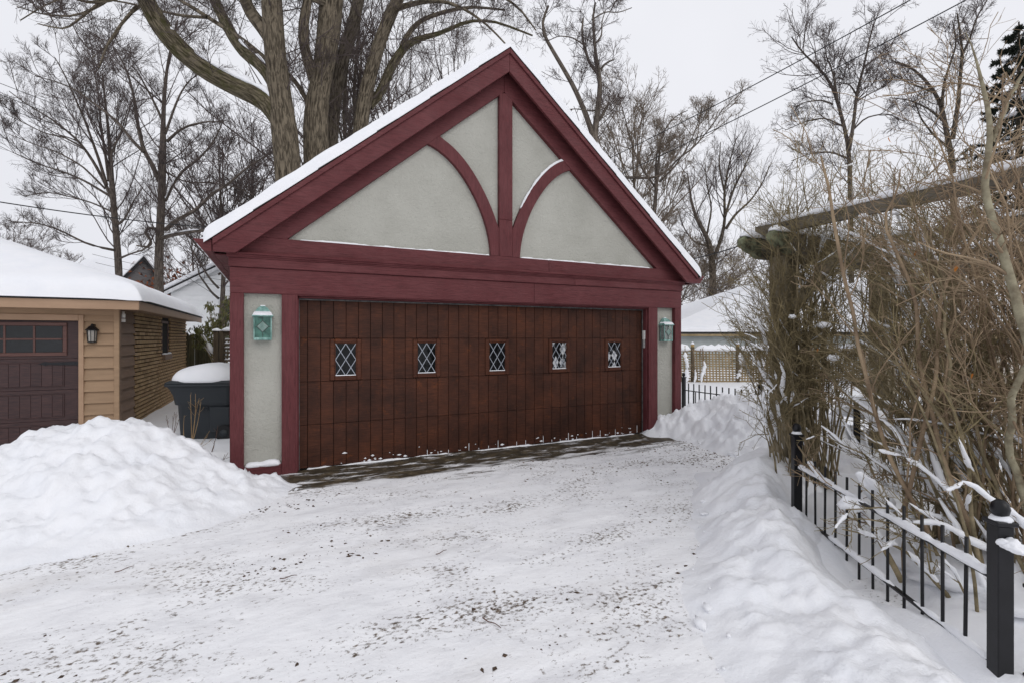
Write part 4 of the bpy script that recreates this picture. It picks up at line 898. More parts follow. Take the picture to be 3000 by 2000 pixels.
# ------------------------------------------------------------------ trees behind the maroon garage
ZA = 13.6
A = [limb([(862, 760, 80), (848, 560, 74), (843, 490, 72), (836, 400, 73), (822, 300, 66), (812, 210, 60), (803, 120, 58), (796, 0, 57), (790, -140, 50), (800, -330, 36), (790, -560, 16)], ZA, 26),
     limb([(828, 372, 50, .05), (800, 318, 58, 0), (765, 288, 55, -.1), (690, 255, 52, -.4), (603, 208, 52, -.8), (530, 150, 54, -1.1), (470, 80, 52, -1.3), (432, 10, 48, -1.5), (395, -70, 42, -1.7), (380, -170, 30, -1.7)], ZA, 26),
     limb([(480, 90, 40, -1.3), (440, 20, 36, -1.5), (425, -30, 34, -1.6), (425, -120, 26, -1.4)], ZA, 14),
     limb([(815, 262, 34), (795, 228, 38), (760, 185, 36, .2), (720, 160, 34, .5), (683, 110, 32, .8), (650, 45, 30, 1.1), (618, -20, 28, 1.4), (590, -120, 18, 1.6)], ZA, 20),
     limb([(806, 160, 38), (796, 118, 40), (760, 70, 38, .3), (735, 40, 36, .5), (715, -10, 34, .7), (690, -120, 22, 1)], ZA, 14),
     limb([(783, 178, 16), (710, 116, 13, .6), (625, 62, 12, 1), (527, 0, 10, 1.4), (440, -40, 6, 1.8)], ZA, 14),
     limb([(607, 52, 9, 1), (527, 47, 8, 1.2), (470, 33, 6, 1.4), (380, 10, 5, 1.5), (250, -10, 4, 1.6)], ZA, 12),
     limb([(395, -40, 20, -1.5), (330, 0, 12, -1.8), (260, 10, 8, -2.2), (170, -20, 5, -2.5)], ZA, 12),
     limb([(400, 20, 10, -1.5), (352, 75, 8, -1.8), (310, 140, 6, -2.2), (290, 200, 4, -2.6)], ZA, 12),
     limb([(385, -60, 12, -1.6), (300, 15, 8, -1.2), (220, 50, 6, -1), (130, 45, 4, -.8), (50, 20, 3, -.6)], ZA, 12), limb([(420, 10, 9, -1.5), (365, 55, 7, -1), (330, 120, 5, -.6), (270, 170, 3, -.4)], ZA, 12),
     limb([(350, -40, 10, -1.7), (260, 35, 7, -2), (190, 90, 5, -2.4), (110, 70, 3, -2.6)], ZA, 12), limb([(330, 0, 8, -1.8), (240, -20, 6, -1.4), (140, 10, 4, -1.2), (60, 60, 3, -1)], ZA, 12)]
tA = add_tree('huge mossy bare tree with a bent left limb behind the garage roof', A, {0: MAT['bark_big'], 1: MAT['bark_moss'], 2: MAT['bark_big'], 3: MAT['bark_moss']}, MAT['twig'], 3, ((9, (40, 80), (.14, .32)), (5, (30, 65), (.35, .6)), (5, (30, 60), (.4, .7)), (3, (30, 60), (.4, .7))), (.012, .007, .0045, .003), tm=.35, S0=18, cap=(2.2, 1.2, .7, .4))
P = A[1][0]; R = A[1][1]; base = np.array(tA.location)
snow_strip('snow', tA, [tuple(P[i]+np.array([.02, -.06, R[i]*.8])-base) for i in range(2, 16)], .34, .22, seed=5, step=.06, gap=.12)
P = A[3][0]; R = A[3][1]
snow_strip('snow', tA, [tuple(P[i]+np.array([.03, -.06, R[i]*.95])-base) for i in range(1, 8)], .16, .1, seed=6, step=.05, gap=.2)
ZB = 14.4
Bt = [limb([(930, 760, 84), (929, 560, 76), (928, 480, 72), (924, 380, 70), (929, 290, 62), (944, 225, 56), (958, 135, 62), (968, 50, 66), (974, -40, 64), (985, -180, 48), (1000, -420, 22)], ZB, 26),
      limb([(932, 270, 32), (922, 232, 33), (905, 190, 30, -.2), (889, 130, 29, -.4), (888, 75, 28, -.5), (897, 25, 26, -.6), (905, -10, 22, -.6), (900, -90, 14, -.6)], ZB, 16),
      limb([(955, 560, 40, .6), (968, 447, 38, .8), (978, 330, 36, 1), (989, 227, 38, 1.2), (1009, 151, 38, 1.3), (1035, 80, 36, 1.5), (1050, 0, 32, 1.7), (1070, -120, 24, 2), (1090, -300, 12, 2.4)], ZB, 20),
      limb([(905, 305, 14), (870, 245, 13, .5), (838, 210, 12, .9), (800, 190, 8, 1.2), (740, 185, 5, 1.5)], ZB, 12),
      limb([(975, 20, 18), (930, 5, 14, -.5), (880, -20, 12, -.8), (840, -60, 8, -1)], ZB, 12)]
add_tree('thick bare tree with twin trunks rising behind the garage roof', Bt, {0: MAT['bark_big'], 2: MAT['bark_dark']}, MAT['twig'], 5, ((8, (40, 80), (.12, .28)), (5, (30, 65), (.35, .6)), (5, (30, 60), (.4, .7)), (3, (30, 60), (.4, .7))), (.012, .007, .0045, .003), tm=.35, S0=18, cap=(2.2, 1.2, .7, .4))
ZD = 15.2
Dt = [limb([(1050, 760, 46), (1050, 500, 44), (1052, 401, 42), (1060, 345, 42), (1075, 253, 40), (1096, 176, 38), (1118, 105, 36), (1150, 30, 34), (1185, -40, 30), (1240, -160, 20)], ZD, 20),
      limb([(1080, 310, 28, .2), (1106, 294, 26, .3), (1127, 243, 27, .4), (1147, 192, 27, .5), (1172, 156, 25, .5), (1192, 125, 20, .5), (1240, 110, 16, .4), (1290, 100, 12, .2), (1370, 60, 9, 0), (1450, 62, 7, -.2), (1560, 105, 5, -.4)], ZD, 18),
      limb([(1172, 156, 18, .5), (1190, 105, 15, .8), (1230, 60, 13, 1), (1300, 35, 11, 1.2), (1380, 20, 8, 1.3), (1480, 30, 5, 1.5)], ZD, 14),
      limb([(1095, 180, 20, .4), (1115, 130, 18, .9), (1140, 80, 17, 1.3), (1150, 0, 15, 1.6), (1200, -90, 10, 2)], ZD, 12),
      limb([(1150, 30, 18), (1210, 10, 14, -.5), (1290, 0, 11, -1), (1360, 25, 8, -1.3), (1430, 75, 6, -1.6), (1500, 150, 4, -1.9)], ZD, 14),
      limb([(1185, -40, 16, 0), (1300, -60, 12, .4), (1420, -40, 9, .8), (1520, 20, 6, 1.2), (1570, 90, 4, 1.5)], ZD, 14)]
add_tree('slender leaning bare tree with branches arching over the ridge', Dt, {0: MAT['bark_big'], 1: MAT['bark_moss']}, MAT['twig'], 8, ((13, (35, 80), (.16, .36)), (6, (30, 65), (.35, .6)), (5, (30, 60), (.45, .7)), (3, (30, 60), (.4, .7))), (.01, .006, .004, .003), tm=.25, S0=14, cap=(2.4, 1.3, .8, .45), up=(.02, .0, 0))
# thin saplings between the big trunks
for i, (x, y0, y1, Z) in enumerate(((1010, 480, 130, 17), (1040, 470, 60, 18.2))):
    Lm = [limb([(x, y0+260, 16), (x+4, y0, 14), (x-4, (y0+y1)/2, 11), (x+14, y1, 8), (x+20, y1-120, 4)], Z), limb([(x, y0-40, 9), (x-22, y0-120, 7, .4), (x-26, y0-240, 5, .6), (x-30, y0-330, 3, .8)], Z), limb([(x+2, y0-60, 9), (x+30, y0-140, 7, -.4), (x+44, y0-260, 5, -.6), (x+50, y0-350, 3, -.6)], Z)]
    add_tree(('thin straight sapling just right of the twin trunks', 'thin tall sapling between the twin trunks and leaning tree')[i], Lm, MAT['bark_dark'], MAT['twig'], 40+i, ((14, (20, 45), (.2, .4)), (5, (25, 50), (.4, .6)), (3, (25, 50), (.4, .6))), (.012, .008, .005))
# ------------------------------------------------------------------ trees at left
ZE = 25.
Et = [limb([(350, 1010, 24), (350, 835, 22), (346, 760, 22), (341, 690, 20), (334, 620, 19), (330, 560, 18), (325, 500, 13), (322, 450, 11), (318, 380, 9), (308, 300, 7), (300, 220, 5)], ZE, 22),
      limb(r1([(735, 1310), (690, 1200), (600, 1040), (520, 930), (440, 860), (320, 770), (180, 690), (60, 600)], 0, 26, 6, 1.), ZE),
      limb(r1([(700, 1215), (650, 1050), (610, 940), (560, 800), (490, 640), (420, 480), (360, 380)], 0, 24, 6, -1.), ZE),
      limb(r1([(715, 1190), (690, 1000), (660, 820), (650, 640), (620, 480), (600, 330)], 0, 22, 5, 1.5), ZE),
      limb(r1([(740, 1190), (730, 1000), (800, 860), (830, 740)], 0, 20, 5, -1.5), ZE, 12),
      limb(r1([(725, 1290), (560, 1190), (420, 1130), (250, 1080), (80, 1000)], 0, 20, 5, 2), ZE),
      limb(r1([(690, 1240), (540, 1090), (380, 1000), (200, 940), (30, 870)], 0, 16, 4, -1), ZE),
      limb(r1([(560, 980), (420, 900), (300, 880), (140, 800), (20, 740)], 0, 14, 4, -2), ZE),
      limb(r1([(755, 1400), (600, 1330), (450, 1290), (300, 1260), (150, 1290)], 0, 14, 4, 1), ZE),
      limb(r1([(765, 1480), (820, 1440), (870, 1330), (940, 1230)], 0, 20, 5, -1), ZE, 12),
      limb([(343, 735, 10), (290, 725, 8, -1), (240, 710, 7, -1.5), (190, 680, 6, -2), (120, 655, 4, -2.4), (40, 650, 3, -2.6)], ZE, 12),
      limb([(345, 760, 8), (380, 745, 6, -.6), (430, 730, 5, -1), (450, 690, 4, -1.2)], ZE, 10)]
add_tree('wide fan shaped bare tree left of the straight trunk beyond tan garage', Et, MAT['bark_mid'], MAT['twig'], 11, ((11, (20, 48), (.25, .5)), (6, (22, 48), (.35, .6)), (5, (22, 45), (.45, .75)), (3, (22, 50), (.5, .8))), (.014, .008, .005, .0035), tm=.3, up=(.12, .08, .05), cap=(4, 2.2, 1.2, .6))
ZF = 22.
Ft = [limb([(470, 1030, 32), (466, 860, 30), (465, 780, 28), (468, 690, 26), (473, 600, 25), (475, 530, 24), (477, 440, 22), (478, 360, 15), (480, 300, 13), (486, 220, 10), (500, 140, 7), (520, 60, 5)], ZF, 24),
      limb(r1([(1045, 1190), (1000, 1080), (940, 990), (910, 850), (890, 730), (880, 640), (840, 480), (790, 380), (740, 300)], 0, 36, 8, .8), ZF),
      limb(r1([(945, 1000), (860, 920), (800, 830), (700, 740), (600, 670), (500, 590), (380, 540), (230, 500)], 0, 26, 6, -1.2), ZF),
      limb(r1([(1085, 1320), (1130, 1220), (1190, 1130), (1310, 1040), (1390, 950), (1440, 860), (1470, 770)], 0, 26, 7, 1), ZF),
      limb(r1([(1085, 1510), (1180, 1430), (1280, 1390), (1380, 1280), (1500, 1210), (1620, 1100), (1720, 1040), (1810, 990)], 0, 34, 8, -1.5), ZF),
      limb(r1([(1095, 930), (1170, 860), (1250, 820), (1360, 800), (1470, 800)], 0, 24, 6, -.8), ZF, 12),
      limb(r1([(1065, 790), (1010, 670), (940, 540), (890, 450), (830, 410)], 0, 20, 6, -1), ZF, 12),
      limb(r1([(1085, 880), (1140, 720), (1185, 610), (1240, 530), (1310, 480)], 0, 20, 6, 1), ZF, 12),
      limb(r1([(1090, 1130), (1210, 1200), (1400, 1200), (1560, 1230), (1680, 1290)], 0, 14, 5, 1.4), ZF, 12),
      limb(r1([(1080, 1300), (1110, 1150), (1090, 1050)], 0, 12, 4, -1), ZF, 10),
      limb([(472, 700, 14), (500, 690, 13, -.5), (560, 680, 11, -1), (600, 675, 9, -1.3), (640, 690, 6, -1.5)], ZF, 12),
      limb([(462, 672, 11), (430, 668, 10, -.4), (425, 685, 10, -.4), (444, 705, 9, -.5), (438, 726, 8, -.5), (400, 720, 5, -.6)], ZF, 14)]
tF = add_tree('straight bare tree with a crooked low branch beyond the tan garage', Ft, MAT['bark_mid'], MAT['twig'], 12, ((11, (28, 60), (.22, .45)), (5, (25, 55), (.35, .6)), (5, (25, 50), (.45, .75)), (3, (25, 50), (.5, .8))), (.014, .008, .005, .0035), tm=.25, up=(.1, .05, .03), cap=(3.2, 1.8, 1., .5))
base = np.array(tF.location)
for li, (i0, i1) in ((10, (0, 9)), (3, (0, 5))):
    P, R = Ft[li]; snow_strip('snow', tF, [tuple(P[i]+np.array([0, -.03, R[i]*.9])-base) for i in range(i0, i1)], .12, .06, seed=li, step=.08, gap=.2)
rg = np.random.default_rng(90)
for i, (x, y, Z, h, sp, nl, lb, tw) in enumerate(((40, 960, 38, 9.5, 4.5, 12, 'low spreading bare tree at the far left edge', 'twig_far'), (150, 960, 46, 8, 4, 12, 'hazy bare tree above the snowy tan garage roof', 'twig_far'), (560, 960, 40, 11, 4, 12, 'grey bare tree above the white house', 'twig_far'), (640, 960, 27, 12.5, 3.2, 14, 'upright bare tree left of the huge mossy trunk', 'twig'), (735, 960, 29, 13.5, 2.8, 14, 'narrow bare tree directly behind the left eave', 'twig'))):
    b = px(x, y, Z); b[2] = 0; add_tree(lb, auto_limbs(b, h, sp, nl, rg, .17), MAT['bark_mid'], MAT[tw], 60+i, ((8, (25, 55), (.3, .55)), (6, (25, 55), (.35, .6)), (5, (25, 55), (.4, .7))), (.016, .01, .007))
for i, (x, Z, h, sp, nl, lb) in enumerate(((905, 35, 24, 5.5, 16, 'tall hazy bare tree seen between the two thick trunks'), (1130, 34, 23, 6, 16, 'tall hazy bare tree behind the leaning slender tree'), (1330, 37, 23, 6.5, 16, 'tall hazy bare tree just left of the ridge'))):
    b = px(x, 960, Z); b[2] = 0; add_tree(lb, auto_limbs(b, h, sp, nl, rg, .2), MAT['bark_mid'], MAT['twig'], 160+i, ((8, (25, 50), (.3, .55)), (6, (25, 50), (.4, .65)), (5, (25, 50), (.45, .75))), (.016, .01, .007))
# rust leaved oak in the distance
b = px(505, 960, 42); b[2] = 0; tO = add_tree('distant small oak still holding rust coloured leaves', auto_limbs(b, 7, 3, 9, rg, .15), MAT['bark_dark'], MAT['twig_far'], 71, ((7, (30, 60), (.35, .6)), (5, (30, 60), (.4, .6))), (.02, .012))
cl = rg.normal(0, 1, (900, 3))*[1.8, 1.6, 1.1]+[.4, 0, 5.2]; q = rg.standard_normal((900, 4, 3))*.13; V = (cl[:, None]+q).reshape(-1, 3); link('foliage', npmesh('foliage', V, np.arange(3600).reshape(-1, 4), False), MAT['leaf_rust'], tO)
# ------------------------------------------------------------------ trees at right
ZG = 17.
Gt = [limb([(1728, 1010, 28), (1732, 600, 27), (1738, 430, 24)]+[(1300+x*.5102, 100+y*.5102, w) for x, y, w in ((865, 600, 23), (878, 480, 21), (892, 380, 19), (903, 310, 17), (892, 220, 15), (872, 130, 12), (862, 60, 11), (866, 0, 10), (850, -80, 8), (870, -180, 6))], ZG, 26),
      limb(r4([(862, 600), (830, 500), (795, 410), (745, 300), (690, 205), (625, 95), (575, 10), (560, -60), (600, -160)], 40, 16, .6), ZG),
      limb(r4([(890, 500), (915, 460), (935, 420), (952, 392)], 22, 14, -.3), ZG, 8),
      limb(r4([(902, 205), (920, 178), (950, 158), (978, 148)], 18, 8, -.2), ZG, 8),
      limb(r4([(890, 240), (835, 165), (805, 70), (792, 0), (800, -90)], 22, 10, .5), ZG, 12),
      limb(r4([(800, 60), (740, 20), (660, 10), (600, 40)], 10, 5, .6), ZG, 10),
      limb(r4([(868, 440), (820, 440), (760, 430), (700, 435)], 10, 5, -.5), ZG, 10),
      limb(r4([(862, 60), (890, 40), (910, 0), (905, -60), (930, -140)], 14, 6, -.4), ZG, 10),
      limb(r4([(850, -80), (930, -130), (1000, -120), (1080, -150)], 10, 5, .4), ZG, 10)]
add_tree('tall pale forked tree with broken stubs right of the ridge', Gt, MAT['bark_red'], MAT['twig'], 14, ((6, (35, 75), (.12, .28)), (5, (30, 65), (.35, .6)), (4, (30, 60), (.45, .7)), (3, (30, 60), (.45, .7))), (.01, .007, .0045, .0035), tm=.3, cap=(1.8, 1.1, .7, .4), S0=12)
ZI = 23.
It = [limb([(1900, 1020, 24), (1905, 800, 20), (1915, 650, 15), (1925, 520, 10), (1935, 420, 6)], ZI),
      limb(r4([(1030, 825), (1100, 825), (1200, 832), (1290, 790), (1340, 715), (1420, 670), (1490, 590), (1560, 500), (1610, 420)], 20, 5, -1), ZI),
      limb(r4([(1215, 830), (1220, 700), (1260, 560), (1330, 470), (1400, 440)], 14, 5, 1), ZI, 12), limb(r4([(1230, 900), (1140, 780), (1080, 640), (1040, 480), (1000, 340)], 14, 5, 1.4), ZI, 12),
      limb(r4([(1240, 850), (1330, 760), (1420, 620), (1470, 480)], 14, 5, -1.6), ZI, 12)]
add_tree('spreading brown bare tree with a long horizontal limb past the right eave', It, MAT['bark_mid'], MAT['twig_brown'], 15, ((13, (30, 65), (.25, .5)), (6, (30, 60), (.35, .6)), (5, (30, 60), (.4, .7)), (3, (30, 60), (.4, .7))), (.015, .009, .006, .005), tm=.15, cap=(3, 1.7, 1, .5))
ZH = 28.
b = px(1850, 960, ZH); b[2] = 0
add_tree('pale upright bare tree behind the right roof slope', auto_limbs(b, 13.5, 3.6, 16, rg, .22, kind='vase'), MAT['bark_red'], MAT['twig_brown'], 16, ((8, (18, 40), (.3, .5)), (6, (20, 45), (.4, .65)), (4, (20, 50), (.45, .75)), (2, (20, 50), (.45, .75))), (.018, .011, .008, .006))
ZJ = 45.
Jt = [limb(r4([(1545, 1560), (1545, 1380), (1535, 1250), (1520, 1180), (1450, 1060), (1420, 960), (1400, 800)], 52, 8, 0), ZJ, 18),
      limb(r4([(1550, 1290), (1590, 1190), (1615, 1080), (1610, 900), (1640, 740), (1680, 600)], 28, 6, 1), ZJ), limb(r4([(1620, 1120), (1670, 1040), (1760, 960), (1830, 860), (1870, 760)], 20, 5, -1), ZJ),
      limb(r4([(1615, 1050), (1660, 900), (1730, 760), (1780, 640)], 18, 5, 1.5), ZJ, 12), limb(r4([(1610, 900), (1580, 760), (1590, 620)], 14, 5, -1), ZJ, 12), limb(r4([(1510, 1160), (1540, 1000), (1510, 860), (1500, 740)], 14, 5, -1), ZJ, 12),
      limb(r4([(1530, 1220), (1440, 1200), (1380, 1120), (1340, 1000)], 14, 5, 1), ZJ, 12)]
add_tree('dark many forked bare tree right of the garage eave', Jt, MAT['bark_dark'], MAT['twig'], 17, ((13, (22, 50), (.35, .6)), (6, (22, 50), (.4, .65)), (5, (22, 50), (.45, .75)), (2, (20, 50), (.4, .7))), (.012, .008, .0055, .004), tm=.2, up=(.1, .08, .06), cap=(5, 2.8, 1.5, .8))
ZK = 22.
Kt = [limb(r7([(775, 1300), (772, 1000), (768, 800), (765, 700), (745, 590), (720, 500), (690, 400), (650, 335), (600, 290), (540, 235), (500, 170)], 28, 6, .6), ZK, 22),
      limb(r7([(765, 690), (785, 570), (795, 470), (805, 400), (830, 320), (850, 220), (870, 130), (900, 60)], 20, 5, -.6), ZK), limb(r7([(712, 470), (700, 380), (680, 300), (655, 260), (660, 170)], 12, 4, -1), ZK, 12),
      limb(r7([(800, 440), (770, 390), (720, 380)], 10, 4, 1), ZK, 8), limb(r7([(795, 470), (860, 430), (930, 400)], 10, 4, 1), ZK, 8), limb(r7([(690, 480), (640, 460), (560, 470), (500, 500)], 10, 4, 1), ZK, 10), limb(r7([(760, 730), (690, 700), (600, 700), (500, 740)], 12, 4, -1), ZK, 10), limb(r7([(735, 580), (650, 540), (560, 560), (470, 600)], 9, 4, 1.5), ZK, 10), limb(r7([(780, 600), (840, 540), (940, 520), (1020, 560)], 10, 4, -1), ZK, 10), limb(r7([(830, 310), (900, 260), (960, 200)], 9, 4, .6), ZK, 10)]
add_tree('open forked bare tree under the wires above the shrub thicket', Kt, MAT['bark_mid'], MAT['twig'], 18, ((11, (30, 65), (.22, .42)), (6, (30, 60), (.35, .6)), (4, (30, 60), (.45, .7)), (2, (30, 60), (.45, .7))), (.013, .008, .0055, .004), tm=.35, cap=(2.4, 1.3, .8, .45))
ZL = 23.
Lt = [limb(r7([(1250, 1300), (1245, 900), (1240, 740), (1210, 600), (1190, 480), (1150, 410), (1090, 340), (1020, 290), (960, 280)], 34, 6, .5), ZL, 20),
      limb(r7([(1240, 640), (1265, 480), (1275, 350), (1285, 250), (1275, 150), (1260, 60)], 24, 6, -.8), ZL), limb(r7([(1190, 490), (1200, 380), (1230, 290), (1260, 200), (1240, 100)], 16, 5, 1), ZL, 12), limb(r7([(1280, 260), (1320, 180), (1350, 80), (1400, 0)], 14, 5, .6), ZL, 12),
      limb(r7([(1160, 430), (1090, 400), (1030, 380), (960, 340)], 12, 4, -1), ZL, 12), limb(r7([(1200, 560), (1130, 500), (1040, 460), (950, 450)], 12, 4, 1), ZL, 12), limb(r7([(1245, 700), (1150, 620), (1090, 540), (1060, 440)], 14, 4, 1.6), ZL, 12)]
add_tree('dark bare tree left of the tall conifer at the right edge', Lt, MAT['bark_dark'], MAT['twig'], 19, ((10, (30, 65), (.25, .45)), (6, (30, 60), (.35, .6)), (4, (30, 60), (.45, .7)), (2, (30, 60), (.45, .7))), (.013, .008, .0055, .004), tm=.3, cap=(2.6, 1.4, .9, .5))
for i, (x, Z, h, sp, nl, lb) in enumerate(((2090, 47, 10.5, 6.5, 18, 'low tangled bare tree just beyond the right gutter'), (1980, 46, 10, 6.5, 18, 'brown thicket tree behind the block wall house'), (2420, 47, 10, 5, 12, 'faint bare tree behind the pergola beam'))):
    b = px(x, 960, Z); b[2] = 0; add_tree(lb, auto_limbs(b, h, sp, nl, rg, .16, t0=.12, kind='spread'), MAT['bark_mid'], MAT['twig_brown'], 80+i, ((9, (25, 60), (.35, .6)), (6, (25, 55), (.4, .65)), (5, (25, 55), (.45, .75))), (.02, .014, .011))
# conifer at the right edge
CB = px(2985, 960, 23); CB[2] = 0; CF = empty('conifer', tuple(CB)); tag(CF, 'tall dark conifer dusted with snow at the right edge', 'tree')
rgc = np.random.default_rng(33); hC = 16.5
V, Q, uv = tubeuv(np.array([[[0, 0, z] for z in np.linspace(0, hC, 10)]], float), np.linspace(.28, .03, 10)[None], 8); link('trunk', npmesh('trunk', V, Q, True, uv), MAT['bark_dark'], CF)
Ps = []; Rs = []
for i in range(110):
    t = (i/110)**.9; z = 1.5+t*(hC-1.8); L = (3.7*(1-t)**.8+.3)*rgc.uniform(.7, 1.1); az = i*2.4; d = np.array([math.cos(az), math.sin(az), 0]); k = np.linspace(0, 1, 8)[:, None]
    Ps.append(np.array([0, 0, z])+d*L*k+np.array([0, 0, 1.])*(-.25*L*k+.2*L*k**2)); Rs.append(np.linspace(.04, .008, 8))
Pb, Rb = np.array(Ps), np.array(Rs); p2, r2 = children(Pb, Rb, 12, rgc, (35, 60), (.2, .4), .15, 5, .08, -.04, .5, .006); acc = [tubes(Pb, Rb, 4), tubes(p2, r2, 3)]
V, Q = join(acc); link('crown', npmesh('crown', V, Q), MAT['twig'], CF)
ii = rgc.integers(0, len(p2), 40000); tt_ = rgc.random(40000)*3.99; k0 = tt_.astype(int); w = (tt_-k0)[:, None]; c = p2[ii, k0]*(1-w)+p2[ii, k0+1]*w
dr = unit(p2[ii, k0+1]-p2[ii, k0])+.7*rgc.standard_normal((40000, 3)); dr = unit(dr)*rgc.uniform(.1, .22, (40000, 1)); sd = unit(np.cross(dr, rgc.standard_normal((40000, 3))))*.028
V = np.stack([c-sd, c+sd, c+dr+sd*.3, c+dr-sd*.3], 1).reshape(-1, 3); link('needles', npmesh('needles', V, np.arange(len(V)).reshape(-1, 4), False), MAT['needle'], CF)
snow_on(Pb, Rb, rgc, 150, 'snow', CF, 1., .06, (3, 6), .5, .9)

# ------------------------------------------------------------------ houses beyond
def quadmesh(name, par, m, faces):
    v = []; f = []
    for q in faces: b0 = len(v); v += [tuple(p) for p in q]; f.append(tuple(range(b0, b0+len(q))))
    return link(name, pymesh(name, v, f), m, par)
def house(name, label, base, rz, w, d, hw, rise, wallm, ov=.35, boards=None, snow=.28, ridge='y', wz0=0):
    """gabled house; ridge along local y, gable wall at y=0"""
    o = empty(name, base, rz); tag(o, label, 'house')
    prism('wall', o, wallm, [(-w/2, wz0), (w/2, wz0), (w/2, hw), (0, hw+rise), (-w/2, hw)], 0, d, 0)
    pt = rise/(w/2)
    for s in (-1, 1):
        def sec(t0, t1, grow=0): e = w/2+ov+grow; return [(0, hw+rise+t0), (s*e, hw-(ov+grow)*pt+t0), (s*e, hw-(ov+grow)*pt+t1), (0, hw+rise+t1)]
        q = sec(.02, .14); prism('roof', o, MAT['roof_edge'], q if s < 0 else q[::-1], -ov, d+ov, 0)
        q = sec(.145, .145+snow, .03); prism('roof_snow', o, MAT['snow'], q if s < 0 else q[::-1], -ov-.03, d+ov+.03, .07)
        q = [(0, hw+rise-.2), (s*(w/2+ov), hw-ov*pt-.2), (s*(w/2+ov), hw-ov*pt+.015), (0, hw+rise+.015)]; prism('rake_trim', o, MAT['white_trim'] if boards else MAT['roof_edge'], q if s < 0 else q[::-1], -ov-.02, -ov+.03, 0)
    if boards:
        z = .0
        while z < hw+rise-.3:
            hwid = w/2 if z < hw else (hw+rise-z-boards)/pt
            if hwid > .1 and z > 2.2:
                box('clapboard', o, wallm, -hwid+.02, hwid-.02, -.03, -.001, z+.012, z+boards-.002, 0)
            z += boards
    return o
wb_ = px(705, 960, 30); WHs = house('white_house', 'white clapboard house with snowy gable behind the trash cart', (wb_[0], 30, 0), math.radians(4), 8.2, 7, 4.45, 2.1, MAT['white_siding'], boards=.3)
box('window', WHs, MAT['pane_dark'], -1.2, -.3, -.05, -.031, 2.4, 3.9, .0); box('window_frame', WHs, MAT['white_trim'], -1.3, -1.2, -.07, -.031, 2.3, 4.0); box('window_frame', WHs, MAT['white_trim'], -.3, -.2, -.07, -.031, 2.3, 4.0)
prism('rear_roof_snow', WHs, MAT['snow'], [(-4.4, 4.6), (-1.2, 6.1), (-1.2, 6.35), (-4.4, 6.3)], 7.6, 12, .1)
gb = px(330, 960, 41); GH = house('grey_house', 'grey gabled house with a snow covered roof far behind the tan garage', (gb[0]+2.1, 41.5, 0), math.radians(68), 3.6, 8, 6.2, 2.2, MAT['grey_siding'], ov=.25)
def hip_house(name, label, base, rz, w, d, hw, rise, wallm, ov=.4, snow=.25, cat='house', r_=None):
    o = empty(name, base, rz); tag(o, label, cat); box('wall', o, wallm, -w/2, w/2, -d/2, d/2, 0, hw, 0)
    a, b = w/2+ov, d/2+ov; r = r_ or max(0.1, a-b)
    for nm, m, dz, g in (('roof', MAT['roof_edge'], 0, 0), ('roof_snow', MAT['snow'], snow, .02)):
        e = [(-a-g, -b-g), (a+g, -b-g), (a+g, b+g), (-a-g, b+g)]; v = [(x, y, hw-.02+(.1 if g else 0)) for x, y in e]+[(x*(.985 if g else 1), y*(.985 if g else 1), hw+.08+dz) for x, y in e]+[(-r, 0, hw+rise+dz), (r, 0, hw+rise+dz)]
        f = [(0, 1, 5, 4), (1, 2, 6, 5), (2, 3, 7, 6), (3, 0, 4, 7), (4, 5, 9, 8), (5, 6, 9), (6, 7, 8, 9), (7, 4, 8), (3, 2, 1, 0)]; link(nm, pymesh(nm, v, f), m, o)
    box('fascia', o, MAT['lattice'], -a+.05, a-.05, -b+.01, -b+.05, hw-.14, hw-.03, 0); return o
hb = px(2290, 985, 28); hip_house('block_garage', 'low block walled garage with snowy hip roof right of the maroon garage', (19.9, 32.9, 0), math.radians(1), 24.2, 16, 1.84, 3.9, MAT['block'], cat='garage', r_=1.6)
sb_ = px(2960, 985, 13); SH = hip_house('garden_shed', 'small shed with snowy roof and dark windows behind the pergola posts', (sb_[0]+1.4, 14.6, 0), math.radians(12), 6.2, 3.4, 1.72, 1.3, MAT['cream_wall'], snow=.3, cat='shed')
for i in range(4): box('window', SH, MAT['pane_dark'], -2.9+i*1.45, -1.6+i*1.45, -1.74, -1.701, 1.3, 1.6, 0)

